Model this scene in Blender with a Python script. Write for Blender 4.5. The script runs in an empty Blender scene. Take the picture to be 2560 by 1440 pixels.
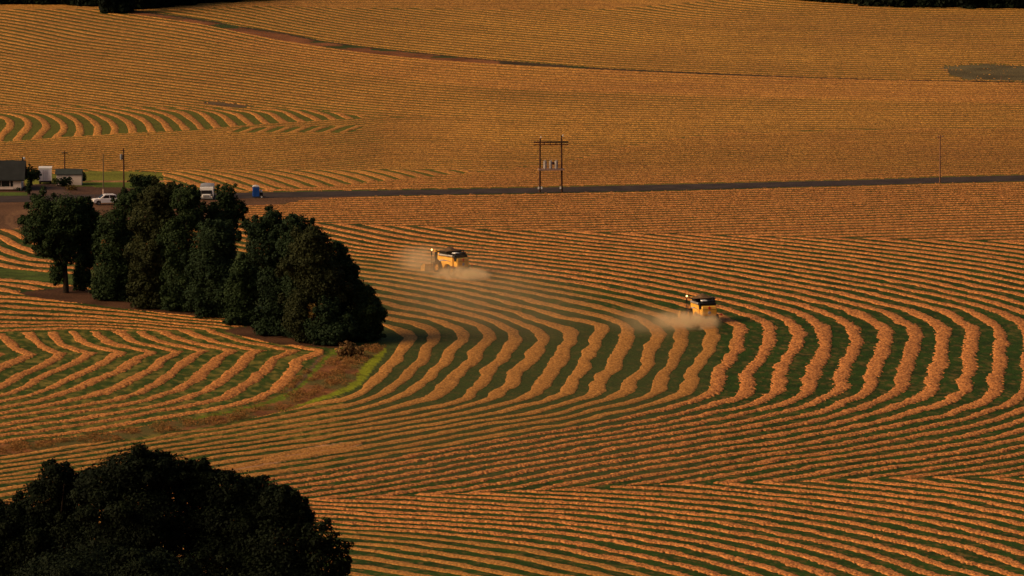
import bpy, bmesh, math, random
import numpy as np
from mathutils import Vector, Matrix

# ------------------------------------------------------------------ camera, light, exposure
FPX = 22000.0          # focal length in photo pixels (2560 wide)
H = 149.0              # height of the viewpoint on the hillside above the valley floor
PITCH = math.atan(2310.0 / FPX)
scn = bpy.context.scene
COL = scn.collection
cam_d = bpy.data.cameras.new("camera"); cam = bpy.data.objects.new("camera", cam_d); COL.objects.link(cam)
cam.location = (0, 0, H); cam.rotation_euler = (math.pi / 2 - PITCH, 0, 0)
cam_d.sensor_width = 36.0; cam_d.lens = 36.0 * FPX / 2560.0
cam_d.clip_start = 1.0; cam_d.clip_end = 20000.0
scn.camera = cam

SUN_EL = math.radians(27.0)
SUN_AZ = math.radians(-104.0)      # measured from +Y towards +X: the sun stands low to the left
world = bpy.data.worlds.new("World"); scn.world = world; world.use_nodes = True
wn = world.node_tree.nodes; wl = world.node_tree.links
bg = wn["Background"]; sky = wn.new("ShaderNodeTexSky"); sky.sky_type = 'NISHITA'; sky.sun_disc = False
sky.sun_elevation = SUN_EL; sky.sun_rotation = SUN_AZ; sky.air_density = 1.0; sky.dust_density = 6.0; sky.ozone_density = 0.6
wl.new(sky.outputs[0], bg.inputs[0]); bg.inputs[1].default_value = 0.05
sun_d = bpy.data.lights.new("sun", 'SUN'); sun_o = bpy.data.objects.new("sun", sun_d); COL.objects.link(sun_o)
sun_d.energy = 3.0; sun_d.angle = math.radians(40.0); sun_d.color = (1.0, 0.66, 0.34)
sdir = Vector((math.sin(SUN_AZ) * math.cos(SUN_EL), math.cos(SUN_AZ) * math.cos(SUN_EL), math.sin(SUN_EL)))
sun_o.rotation_euler = sdir.to_track_quat('Z', 'Y').to_euler()
sun_o.location = sdir * 2000
scn.view_settings.view_transform = 'Standard'; scn.view_settings.look = 'None'
scn.view_settings.exposure = 0.22; scn.view_settings.gamma = 1.0
scn.cycles.volume_step_rate = 1.0; scn.cycles.volume_max_steps = 64
scn.cycles.max_bounces = 6; scn.cycles.transparent_max_bounces = 8; scn.cycles.volume_bounces = 2

# ------------------------------------------------------------------ helpers
cp, sp_ = math.cos(PITCH), math.sin(PITCH)
def ray(px, py):
    u = (px - 1280.0) / FPX; v = (720.0 - py) / FPX
    return np.array([u, cp + v * sp_, -sp_ + v * cp])
def P(px, py, z=0.0):
    """ground point that stands at that place of the valley floor"""
    d = ray(px, py); t = (z - H) / d[2]
    return Vector((d[0] * t, d[1] * t, z))
def Pn(px, py):
    u = (px - 1280.0) / FPX; v = (720.0 - py) / FPX
    dy = cp + v * sp_; dz = -sp_ + v * cp; t = -H / dz
    return u * t, dy * t
def proj(X, Y):
    # depth along the view axis
    zc = Y * cp + H * sp_; yc = Y * sp_ - H * cp
    return 1280.0 + FPX * X / zc, 720.0 - FPX * yc / zc
def mpp(px, py):
    """metres per photo pixel at that ground place"""
    p = P(px, py); return (p.y * cp + H * sp_) / FPX
def hgt(px, py, dpx):
    return dpx * mpp(px, py) / cp

def tag(o, label=None, cat=None, group=None, kind=None):
    if label: o["label"] = label
    if cat: o["category"] = cat
    if group: o["group"] = group
    if kind: o["kind"] = kind
    return o
def empty(name, loc, rz=0.0, label=None, cat=None, group=None):
    o = bpy.data.objects.new(name, None); COL.objects.link(o)
    o.location = loc; o.rotation_euler = (0, 0, rz)
    o.empty_display_size = 0.5
    return tag(o, label, cat, group)
def copy_tree(o, parent=None):
    c = o.copy(); COL.objects.link(c); c.parent = parent
    for ch in list(o.children): copy_tree(ch, c)
    return c

def mat(name, col, rough=0.8, spec=0.3, metal=0.0, noise=None, bump=None, emit=None):
    """noise=(scale, dark factor 0..1), bump=(scale,strength)"""
    m = bpy.data.materials.new(name); m.use_nodes = True
    n = m.node_tree.nodes; l = m.node_tree.links; b = n["Principled BSDF"]
    b.inputs["Base Color"].default_value = (*col, 1); b.inputs["Roughness"].default_value = rough
    b.inputs["Specular IOR Level"].default_value = spec; b.inputs["Metallic"].default_value = metal
    tc = n.new("ShaderNodeTexCoord")
    if noise:
        t = n.new("ShaderNodeTexNoise"); t.inputs["Scale"].default_value = noise[0]; t.inputs["Detail"].default_value = 4
        l.new(tc.outputs["Object"], t.inputs["Vector"])
        r = n.new("ShaderNodeValToRGB"); r.color_ramp.elements[0].position = 0.35; r.color_ramp.elements[1].position = 0.65
        r.color_ramp.elements[0].color = (*[c * noise[1] for c in col], 1); r.color_ramp.elements[1].color = (*col, 1)
        l.new(t.outputs["Fac"], r.inputs["Fac"]); l.new(r.outputs["Color"], b.inputs["Base Color"])
    if bump:
        t = n.new("ShaderNodeTexNoise"); t.inputs["Scale"].default_value = bump[0]; t.inputs["Detail"].default_value = 3
        l.new(tc.outputs["Object"], t.inputs["Vector"])
        u = n.new("ShaderNodeBump"); u.inputs["Strength"].default_value = bump[1]; u.inputs["Distance"].default_value = 0.05
        l.new(t.outputs["Fac"], u.inputs["Height"]); l.new(u.outputs["Normal"], b.inputs["Normal"])
    if emit:
        b.inputs["Emission Color"].default_value = (*emit[0], 1); b.inputs["Emission Strength"].default_value = emit[1]
    return m

class MB:
    def __init__(s): s.v = []; s.f = []; s.sm = []
    def add(s, vs, fs, smooth=False):
        k = len(s.v); s.v += [tuple(v) for v in vs]; s.f += [tuple(k + i for i in f) for f in fs]; s.sm += [smooth] * len(fs)
        return s
    def box(s, x0, x1, y0, y1, z0, z1, taper=0.0):
        t = taper
        vs = [(x0, y0, z0), (x1, y0, z0), (x1, y1, z0), (x0, y1, z0), (x0 + t, y0 + t, z1), (x1 - t, y0 + t, z1), (x1 - t, y1 - t, z1), (x0 + t, y1 - t, z1)]
        return s.add(vs, [(3, 2, 1, 0), (4, 5, 6, 7), (0, 1, 5, 4), (1, 2, 6, 5), (2, 3, 7, 6), (3, 0, 4, 7)])
    def prism(s, poly, x0, x1, axis='x', inset=0.0):
        """poly of (a,b) extruded along an axis: x -> (y,z), y -> (x,z)"""
        n = len(poly)
        def mk(c, a, b): return (c, a, b) if axis == 'x' else ((a, c, b) if axis == 'y' else (a, b, c))
        if inset > 0:
            ca = sum(p[0] for p in poly) / n; cb = sum(p[1] for p in poly) / n
            w = inset
            rings = [(x0, 1), (x0 + w, 0), (x1 - w, 0), (x1, 1)]
            vs = []
            for (c, k) in rings:
                for (a, b) in poly:
                    if k:
                        L = math.hypot(a - ca, b - cb) + 1e-6; q = max(0, 1 - w / L)
                        vs.append(mk(c, ca + (a - ca) * q, cb + (b - cb) * q))
                    else: vs.append(mk(c, a, b))
            fs = [tuple(range(n - 1, -1, -1)), tuple(range(3 * n, 4 * n))]
            for r in range(3):
                for i in range(n):
                    j = (i + 1) % n
                    fs.append((r * n + i, r * n + j, (r + 1) * n + j, (r + 1) * n + i))
        else:
            vs = [mk(x0, a, b) for a, b in poly] + [mk(x1, a, b) for a, b in poly]
            fs = [tuple(range(n - 1, -1, -1)), tuple(range(n, 2 * n))] + [(i, (i + 1) % n, n + (i + 1) % n, n + i) for i in range(n)]
        return s.add(vs, fs)
    def tube(s, a, b, r, r2=None, n=10, cap=True):
        a = Vector(a); b = Vector(b); d = (b - a).normalized()
        u = d.orthogonal().normalized(); w = d.cross(u); r2 = r if r2 is None else r2
        vs = [a + (u * math.cos(t) + w * math.sin(t)) * r for t in [2 * math.pi * i / n for i in range(n)]]
        vs += [b + (u * math.cos(t) + w * math.sin(t)) * r2 for t in [2 * math.pi * i / n for i in range(n)]]
        fs = [(i, (i + 1) % n, n + (i + 1) % n, n + i) for i in range(n)]
        s.add(vs, fs, True)
        if cap: s.add(vs, [tuple(range(n - 1, -1, -1)), tuple(range(n, 2 * n))])
        return s
    def ring(s, c, axis, prof, n=24):
        """lathe: prof = (radius, offset along axis) around an axis through c"""
        c = Vector(c); d = Vector(axis).normalized(); u = d.orthogonal().normalized(); w = d.cross(u); m = len(prof)
        vs = []
        for i in range(n):
            t = 2 * math.pi * i / n; e = u * math.cos(t) + w * math.sin(t)
            for (r, o) in prof: vs.append(c + e * r + d * o)
        fs = []
        for i in range(n):
            j = (i + 1) % n
            for k in range(m - 1): fs.append((i * m + k, j * m + k, j * m + k + 1, i * m + k + 1))
        return s.add(vs, fs, True)
    def ball(s, c, r, n=12, m=8, rz=None):
        c = Vector(c); rz = r if rz is None else rz; prof = []
        for k in range(m + 1):
            a = -math.pi / 2 + math.pi * k / m; prof.append((max(1e-4, r * math.cos(a)), rz * math.sin(a)))
        return s.ring(c, (0, 0, 1), prof, n)
    def build(s, name, material, parent=None):
        me = bpy.data.meshes.new(name); me.from_pydata(s.v, [], s.f); me.update()
        for p, q in zip(me.polygons, s.sm): p.use_smooth = q
        bm = bmesh.new(); bm.from_mesh(me); bmesh.ops.recalc_face_normals(bm, faces=bm.faces); bm.to_mesh(me); bm.free()
        me.materials.append(material)
        o = bpy.data.objects.new(name, me); COL.objects.link(o)
        if parent: o.parent = parent
        return o

def mesh_np(name, verts, faces_flat, loops_per, material, smooth=False):
    me = bpy.data.meshes.new(name)
    me.vertices.add(len(verts)); me.vertices.foreach_set("co", np.ascontiguousarray(verts, dtype=np.float32).ravel())
    nf = len(faces_flat) // loops_per
    me.loops.add(len(faces_flat)); me.loops.foreach_set("vertex_index", np.ascontiguousarray(faces_flat, dtype=np.int32))
    me.polygons.add(nf); me.polygons.foreach_set("loop_start", np.arange(0, nf * loops_per, loops_per, dtype=np.int32))
    try: me.polygons.foreach_set("loop_total", np.full(nf, loops_per, dtype=np.int32))
    except Exception: pass
    if smooth: me.polygons.foreach_set("use_smooth", np.ones(nf, dtype=bool))
    me.update(calc_edges=True); me.validate()
    me.materials.append(material)
    o = bpy.data.objects.new(name, me); COL.objects.link(o)
    return o
def attr_f(o, name, vals):
    a = o.data.attributes.new(name, 'FLOAT', 'POINT'); a.data.foreach_set("value", np.ascontiguousarray(vals, dtype=np.float32))
def attr_c(o, name, vals):
    a = o.data.attributes.new(name, 'FLOAT_COLOR', 'POINT')
    c = np.ones((len(vals), 4), dtype=np.float32); c[:, :3] = vals; a.data.foreach_set("color", c.ravel())

def hash2(i, j, seed):
    h = (i.astype(np.int64) * 374761393 + j.astype(np.int64) * 668265263 + seed * 1442695041) & 0xFFFFFFFF
    h = ((h ^ (h >> 13)) * 1274126177) & 0xFFFFFFFF
    h = h ^ (h >> 16)
    return (h & 0xFFFFFF) / float(0xFFFFFF)
def vnoise(x, y, s, seed=0):
    x = x / s; y = y / s; i = np.floor(x); j = np.floor(y); fx = x - i; fy = y - j
    fx = fx * fx * (3 - 2 * fx); fy = fy * fy * (3 - 2 * fy)
    a = hash2(i, j, seed); b = hash2(i + 1, j, seed); c = hash2(i, j + 1, seed); d = hash2(i + 1, j + 1, seed)
    return (a * (1 - fx) + b * fx) * (1 - fy) + (c * (1 - fx) + d * fx) * fy      # 0..1
def inpoly(px, py, poly):
    r = np.zeros(px.shape, dtype=bool); n = len(poly)
    for k in range(n):
        x1, y1 = poly[k]; x2, y2 = poly[(k + 1) % n]
        if y1 == y2: continue
        c = ((y1 > py) != (y2 > py)) & (px < (x2 - x1) * (py - y1) / (y2 - y1) + x1)
        r ^= c
    return r
def lin(pts, x):
    return np.interp(x, [p[0] for p in pts], [p[1] for p in pts])

# ------------------------------------------------------------------ how the swaths run over the field
# Every windrow is a contour of a smooth height-like function over the valley floor; surveyed points of the rows fix it.
YS = 4.0
class TPS:
    def __init__(s, pts, lam=2e-5):
        A = np.array(pts, dtype=float); s.c = np.stack([A[:, 0] / 1000, A[:, 1] * YS / 1000], 1); v = A[:, 2]
        n = len(v); K = s.ker(s.c, s.c) + lam * np.eye(n)
        M = np.zeros((n + 3, n + 3)); M[:n, :n] = K; M[:n, n] = 1; M[:n, n + 1:] = s.c; M[n, :n] = 1; M[n + 1:, :n] = s.c.T
        b = np.zeros(n + 3); b[:n] = v; s.w = np.linalg.solve(M, b)
    def ker(s, a, b):
        d2 = ((a[:, None, :] - b[None, :, :]) ** 2).sum(-1); return 0.5 * d2 * np.log(d2 + 1e-12)
    def __call__(s, x, y):
        q = np.stack([x.ravel() / 1000, y.ravel() * YS / 1000], 1); out = np.zeros(len(q)); n = len(s.c)
        for k in range(0, len(q), 20000):
            z = q[k:k + 20000]; out[k:k + 20000] = s.ker(z, s.c) @ s.w[:n] + s.w[n] + z @ s.w[n + 1:]
        return out.reshape(x.shape)

def colpts(x, top, ys): return [(x, y, top - i) for i, y in enumerate(ys)]
M_ = []
M_ += colpts(970, 19, [585, 599, 610, 620, 628, 636, 646, 656, 665, 676, 686, 698, 710, 725, 742, 759, 778, 796, 818])
M_ += colpts(1250, 24, [576, 586, 596, 605, 614, 623, 630.6, 639, 648, 658, 669, 679.6, 690.6, 703, 717, 733, 751, 770, 786, 808])
M_ += colpts(1500, 26, [586.5, 596, 605, 613.5, 622, 630.6, 639, 648, 658, 668.8, 679, 691.7, 704, 717.7, 734, 751, 769.8, 791.7, 814.6])
M_ += colpts(1820, 29, [596, 603.5, 611.5, 621, 631, 640.6, 650, 660, 671, 682, 695.8, 708.8, 723, 739.6, 755, 773, 803])
M_ += colpts(2150, 32, [603, 612, 622, 631.7, 641, 652.5, 663.5, 675, 687.5, 700, 714, 729, 745, 762.5, 785])
M_ += colpts(2460, 35, [609, 618.8, 629, 639.6, 650.6, 662.5, 675, 689, 703.8, 718.8, 733, 749.6, 769, 796])
for i, x in enumerate([1031, 1092, 1158, 1221, 1291, 1357, 1427, 1497, 1569, 1644, 1709, 1784, 1852, 1920, 1995, 2068, 2138, 2213, 2286, 2358, 2431, 2504, 2576]):
    M_.append((x, 843, i + 1))
def colup(x, first, ys): return [(x, y, first + i) for i, y in enumerate(ys)]
M_ += colup(2460, 22, [998, 1033.5, 1059, 1078.5, 1098, 1116, 1134, 1151, 1168, 1185, 1198])
M_ += colup(2050, 17, [1002, 1031, 1050, 1068, 1084, 1102, 1119, 1134, 1150, 1164, 1183, 1200])
M_ += colup(1650, 12, [1006, 1026, 1044, 1060.6, 1074.7, 1089, 1104, 1121, 1136, 1150, 1168, 1184.5, 1202])
M_ += colup(1250, 6, [989, 1011.7, 1029, 1045, 1057.6, 1071, 1085, 1100, 1115, 1128.7, 1142.5, 1158.5, 1174.6, 1190.6, 1208, 1222.7])
M_ += colup(900, 1, [983, 1008, 1022.5, 1038, 1051.7, 1064, 1078.8, 1092, 1103.7, 1121, 1131, 1146, 1161, 1177.7, 1192, 1208, 1221.5, 1234])
M_ += colup(520, 1, [1063, 1075.6, 1086.7, 1097.8, 1111, 1123, 1133, 1148])
M_ += colup(0, 1, [1143.7, 1152.5, 1165, 1177.5, 1188.7, 1197.5, 1210, 1226, 1238.7, 1256])
def tr(k, pts): return [(x, y, k) for x, y in pts]
M_ += tr(1, [(1017, 860), (989, 897), (959, 930), (930, 956), (740, 1019), (640, 1040)])
M_ += tr(2, [(1073, 869), (1050, 900), (1026, 925), (1003, 951), (959, 979), (1070, 821)])
M_ += tr(3, [(1123, 883), (1087, 923), (1052, 958), (1005, 989), (947, 1012), (1123, 813)])
M_ += tr(4, [(1186, 883), (1165, 918), (1134, 947), (1106, 972), (1087, 990)])
M_ += tr(5, [(1256, 897), (1221, 930), (1200, 965), (1181, 984), (1134, 1005), (1263, 815)])
M_ += tr(6, [(1322, 895), (1280, 942), (1263, 972), (1240, 986)])
M_ += tr(7, [(1399, 902), (1369, 937), (1345, 972), (1317, 991), (1404, 818), (1345, 801)])
M_ += tr(8, [(1458, 909), (1434, 942), (1416, 979), (1380, 996)])
M_ += tr(9, [(1552, 879), (1512, 937), (1487, 972), (1466, 993), (1550, 808)])
M_ += tr(10, [(1625, 879), (1618, 907), (1592, 937), (1569, 965), (1564, 982), (1531, 996), (1470, 1010), (1400, 1033)])
M_ += tr(12, [(1742, 919), (1714, 961), (1714, 980), (1674, 998)])
M_ += tr(13, [(1836, 808), (1803, 792)])
M_ += tr(14, [(1913, 874), (1888, 918), (1866, 965), (1859, 984), (1822, 1003), (1728, 1026)])
M_ += tr(15, [(1979, 813), (1960, 797)])
M_ += tr(16, [(2058, 886), (2037, 918), (2023, 961), (2014, 984), (1960, 1010)])
M_ += tr(17, [(2122, 813), (2077, 790)])
M_ += tr(18, [(2201, 897), (2185, 937), (2176, 970), (2147, 993), (2054, 1030)])
M_ += tr(19, [(2272, 818), (2229, 790)])
M_ += tr(20, [(2347, 897), (2335, 947), (2328, 975), (2288, 1000), (2194, 1030)])
M_ += tr(21, [(2419, 813), (2382, 790)])
M_ += tr(22, [(2496, 911), (2487, 947), (2484, 976)])
M_ += tr(23, [(2540, 800), (2570, 900), (2556, 985)])
# below the lower mitre line
B_ = []
B_ += colpts(850, 18, [1251, 1262, 1272.5, 1283, 1294.7, 1305, 1317, 1327.5, 1339, 1357, 1369.7, 1387, 1407, 1430.6])
B_ += colpts(1380, 22, [1232.6, 1243, 1255, 1266.6, 1278, 1291, 1303, 1317, 1330, 1348.6, 1366, 1387, 1413, 1435])
B_ += colpts(1960, 27, [1209, 1222, 1236, 1249, 1264, 1280.6, 1299, 1316, 1334.5, 1355.6, 1379, 1407, 1435])
B_ += colpts(2560, 32, [1208, 1222, 1238, 1255, 1271, 1292, 1311, 1334.5, 1358, 1386, 1421])
CREASE_LOW = [(-400, 1262), (780, 1249), (930, 1244), (1061, 1237), (1174, 1233), (1314, 1225), (1434, 1222), (1572, 1215), (1675, 1212), (1795, 1208), (1907, 1204), (2028, 1201), (2255, 1196), (2560, 1195), (3000, 1193)]
# pocket left of the waterway: lower, middle and upper arms of the zigzag
PC = []
PC += colup(0, 2, [])
for k, y in zip(range(10, 0, -1), [965, 989, 1004.5, 1021, 1035, 1047, 1063, 1075, 1089, 1105]): PC.append((0, y, k))
PC += tr(1, [(796, 884), (752, 904), (713, 947), (674, 982), (634, 998), (556, 1019), (400, 1045)])
PC += tr(2, [(718, 885), (674, 912), (634, 947), (595, 974), (556, 994), (478, 1014), (400, 1027)])
PC += tr(3, [(640, 886), (603, 916), (556, 951), (517, 978), (459, 998), (400, 1012)])
PC += tr(4, [(568, 885), (517, 920), (459, 967), (400, 990)])
PC += tr(5, [(498, 887), (439, 928), (400, 955), (352, 983), (274, 1003)])
PC += tr(6, [(430, 887)]) + tr(7, [(356, 893), (274, 936), (195, 971), (117, 995)])
PC += tr(8, [(284, 890)]) + tr(9, [(207, 893), (117, 936), (78, 960)]) + tr(10, [(135, 893), (78, 925)]) + tr(11, [(57, 893), (0, 919)]) + tr(12, [(-22, 893)])
PB = []
PB += tr(1, [(595, 834), (634, 847), (697, 857), (752, 869), (796, 876)]) + tr(2, [(548, 834), (595, 851), (654, 863), (705, 875)])
PB += tr(3, [(484, 836), (537, 853), (615, 871)]) + tr(4, [(420, 834), (459, 851), (537, 867)]) + tr(5, [(362, 838), (400, 852), (480, 872)])
PB += tr(6, [(313, 839), (352, 858), (410, 872)]) + tr(7, [(247, 840), (280, 858), (345, 874)]) + tr(8, [(191, 839), (219, 858), (266, 874)])
PB += tr(9, [(137, 839), (156, 858), (195, 876)]) + tr(10, [(86, 846), (113, 868)]) + tr(11, [(12, 846), (39, 870)])
PA = []
for i, y in enumerate([741, 753, 765, 779, 793, 805, 815, 827]): PA.append((0, y, i))
for i, y in enumerate([760, 772, 783, 793, 801, 808, 815, 822]): PA.append((250, y, i))
for i, y in enumerate([792, 799, 806, 813, 820]): PA.append((480, y, i))
for i, y in enumerate([802, 812, 822]): PA.append((640, y, i))
PQ = tr(0, [(21, 577), (62, 597)]) + tr(1, [(0, 591), (62, 620)]) + tr(2, [(0, 620), (77, 647)]) + tr(3, [(0, 643), (129, 666)]) + tr(4, [(0, 662), (125, 679)])
PQ += tr(6, [(0, 699), (125, 713)]) + tr(7, [(0, 708), (90, 722)]) + tr(8, [(0, 724), (50, 733)])
PQ += tr(0, [(300, 640)]) + tr(4, [(300, 690)])
# arcs in the field beyond the road
R_ = []
t1 = [(1, [(350, 400), (200, 250), (0, 215), (220, 560)]), (2, [(590, 380), (450, 260), (250, 215), (0, 190), (470, 550)]), (3, [(830, 400), (680, 270), (500, 215), (250, 190), (0, 170), (730, 525)]),
      (4, [(1020, 400), (900, 270), (700, 210), (500, 185), (0, 150), (1000, 510)]), (5, [(1260, 400), (1130, 280), (1000, 220), (800, 190), (1240, 500)]), (6, [(1470, 400), (1330, 280), (1150, 215), (900, 180), (1460, 480)]),
      (7, [(1690, 400), (1570, 290), (1400, 225), (1200, 185), (1700, 465)]), (8, [(1920, 400), (1800, 290), (1600, 220), (1400, 180)]), (9, [(2140, 400), (2030, 290), (1850, 220), (1600, 175)]), (10, [(2350, 390), (2230, 290), (2050, 210)]), (0, [(120, 400), (0, 570)])]
t2 = [(11, [(260, 400), (100, 260), (0, 210)]), (12, [(460, 390), (320, 250), (150, 180)]), (13, [(690, 380), (570, 270), (400, 200), (200, 165)]), (14, [(900, 360), (780, 270), (620, 210), (400, 170)]), (15, [(1100, 350), (1010, 270), (850, 200), (600, 165)]),
      (16, [(1320, 330), (1220, 260), (1050, 200), (800, 165)]), (17, [(1530, 315), (1420, 250), (1280, 190), (1000, 165)]), (18, [(1750, 305), (1640, 250), (1500, 195)]), (19, [(1960, 300), (1860, 240), (1720, 200)]), (20, [(2170, 290), (2060, 240)])]
for k, q in t1: R_ += tr(k, [(a / 5.12, 240 + b / 5.12) for a, b in q])
for k, q in t2: R_ += tr(k, [(450 + a / 5.12, 240 + b / 5.12) for a, b in q])
# wide upper field, counted down from the ditch
V_ = []
V_ += tr(0, [(-100, -20), (100, -2), (345, 37), (500, 60), (700, 102), (850, 125), (1100, 152), (1500, 176), (2047, 198), (2560, 209)])
V_ += tr(12, [(0, 75), (175, 110), (400, 139), (640, 172), (850, 203), (1100, 229), (1500, 251), (2047, 264), (2560, 269)])
V_ += tr(24, [(0, 171), (400, 228), (640, 258), (850, 283), (1100, 301), (1500, 317), (2047, 324), (2560, 327)])
V_ += tr(36, [(0, 256), (400, 306), (850, 352), (1100, 367), (1500, 377), (2047, 382), (2560, 383)]) + tr(48, [(1100, 428), (1500, 435), (2047, 440), (2560, 438)])
Z_ = []
Z_ += tr(0, [(345, 27), (475, 46), (600, 66), (800, 101), (1000, 126), (1240, 150), (1500, 170), (1773, 181), (2047, 193), (2560, 204)])
Z_ += tr(8, [(560, 0), (640, 14), (850, 56), (1100, 87), (1500, 124), (2047, 151), (2560, 164)])
Z_ += tr(18, [(900, 0), (1100, 27), (1500, 66), (2047, 103), (2560, 118)]) + tr(26, [(1500, 27), (1700, 50), (2047, 65), (2560, 80)])
Z_ += tr(32, [(1640, -2), (1700, 10), (1800, 24), (1950, 35), (2200, 45), (2560, 52)])
CREASE_UP = [(-200, 500), (560, 545), (700, 553), (780, 557), (1000, 565), (1300, 576), (1700, 586), (2100, 595), (2560, 604), (3000, 612)]
ROAD_UP = [(-1500, 498), (-400, 492), (0, 490), (250, 486), (600, 482), (1000, 475.5), (1350, 469), (1560, 464), (2160, 450), (2340, 443.5), (2560, 438), (3000, 427), (4000, 402)]
ROAD_LO = [(-1500, 514), (-400, 508), (0, 506), (250, 502), (600, 496), (1000, 488), (1350, 482), (1560, 478), (2160, 463), (2340, 457.5), (2560, 452.5), (3000, 442), (4000, 417)]
KLINE = [(-200, 478), (400, 478), (620, 477), (760, 470), (860, 463), (960, 452), (1130, 437), (1380, 410), (1420, 403), (1560, 368), (1660, 350), (1800, 335), (2100, 325), (2560, 318), (3000, 312)]
DIT_LO = [(260, 26), (290, 30), (400, 45), (500, 60), (600, 81), (700, 101), (750, 108), (850, 125), (975, 140), (1100, 152), (1240, 160), (1500, 175), (1773, 187), (2047, 197), (2200, 201), (2560, 208), (3000, 215)]
DIT_UP = [(260, 22), (345, 26), (475, 44), (550, 56), (600, 66), (700, 80), (800, 101), (900, 115), (1000, 126), (1150, 142), (1240, 150), (1500, 170), (1773, 182.5), (2047, 193.5), (2200, 198), (2560, 204), (3000, 210)]
# zones without rows
SOIL_GROVE = [(45, 731), (120, 722), (180, 715), (300, 738), (450, 756), (640, 786), (700, 830), (860, 850), (862, 872), (790, 868), (700, 862), (600, 840), (565, 828), (600, 818), (646, 812), (640, 800), (500, 794), (350, 777), (200, 757), (100, 746)]
GRASS_GROVE = [(150, 700), (400, 620), (700, 640), (880, 760), (935, 806), (985, 826), (1008, 842), (1000, 862), (985, 882), (950, 915), (910, 955), (870, 980), (800, 1003), (745, 1014), (830, 955), (900, 890), (850, 872), (862, 850), (700, 826), (640, 786), (450, 754), (300, 736), (190, 712)]
WEEDS = [(862, 866), (950, 866), (966, 868), (950, 890), (900, 950), (850, 985), (740, 1020), (600, 1052), (480, 1073), (400, 1085), (200, 1113), (60, 1131), (-40, 1139), (-500, 1190), (-500, 1165), (-40, 1112), (100, 1103), (300, 1078), (400, 1059), (560, 1030), (690, 990), (740, 950), (790, 905), (812, 888)]
LUSH_A = [(968, 869), (948, 880), (918, 905), (895, 930), (888, 948), (860, 966), (820, 984), (770, 1000), (735, 1014), (700, 1025), (770, 1010), (830, 992), (870, 978), (898, 962), (922, 936), (945, 905), (962, 884)]
LUSH_B = [(852, 868), (835, 872), (822, 885), (800, 905), (770, 935), (745, 962), (715, 982), (690, 992), (640, 1008), (560, 1029), (460, 1049), (460, 1055), (560, 1036), (650, 1015), (705, 999), (735, 982), (762, 958), (790, 930), (815, 905), (835, 888), (855, 880)]
YARD = [(-400, 500), (250, 500), (600, 494), (660, 492), (900, 487), (930, 490), (760, 500), (700, 512), (600, 516), (560, 545), (300, 580), (60, 575), (40, 570), (30, 577), (0, 572), (-400, 560)]
GREENBAND = [(-300, 660), (0, 671), (60, 675), (220, 688), (220, 712), (125, 703), (60, 699), (0, 691), (-300, 680)]
LAWN = [(205, 429), (330, 428), (405, 433), (412, 462), (330, 470), (200, 466), (60, 463), (60, 440), (130, 436)]
LAWN2 = [(-400, 481), (74, 481), (84, 491), (-400, 492)]
FARMSOIL = [(-400, 430), (60, 430), (60, 462), (200, 464), (330, 468), (420, 462), (520, 482), (250, 490), (-400, 494)]
PATCH_R = [(2345, 168), (2400, 163), (2470, 160), (2560, 166), (2700, 170), (2700, 205), (2420, 199), (2380, 188), (2360, 178)]
STAIN = [(497, 253), (540, 254), (600, 261), (632, 265), (600, 270), (560, 266), (520, 261)]
PALE = [(540, 1175), (640, 1152), (700, 1132), (800, 1112), (905, 1103), (900, 1112), (860, 1125), (800, 1138), (720, 1150), (660, 1168), (600, 1180)]
FOREST_L = [(-900, 6), (0, 11), (200, 12), (270, 20), (292, 29), (320, 24), (345, 21), (480, 10), (640, -1), (700, -6)]
FOREST_R = [(1950, -6), (2040, 2), (2100, 7), (2180, 13), (2300, 18), (2560, 21), (2800, 23)]

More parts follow.
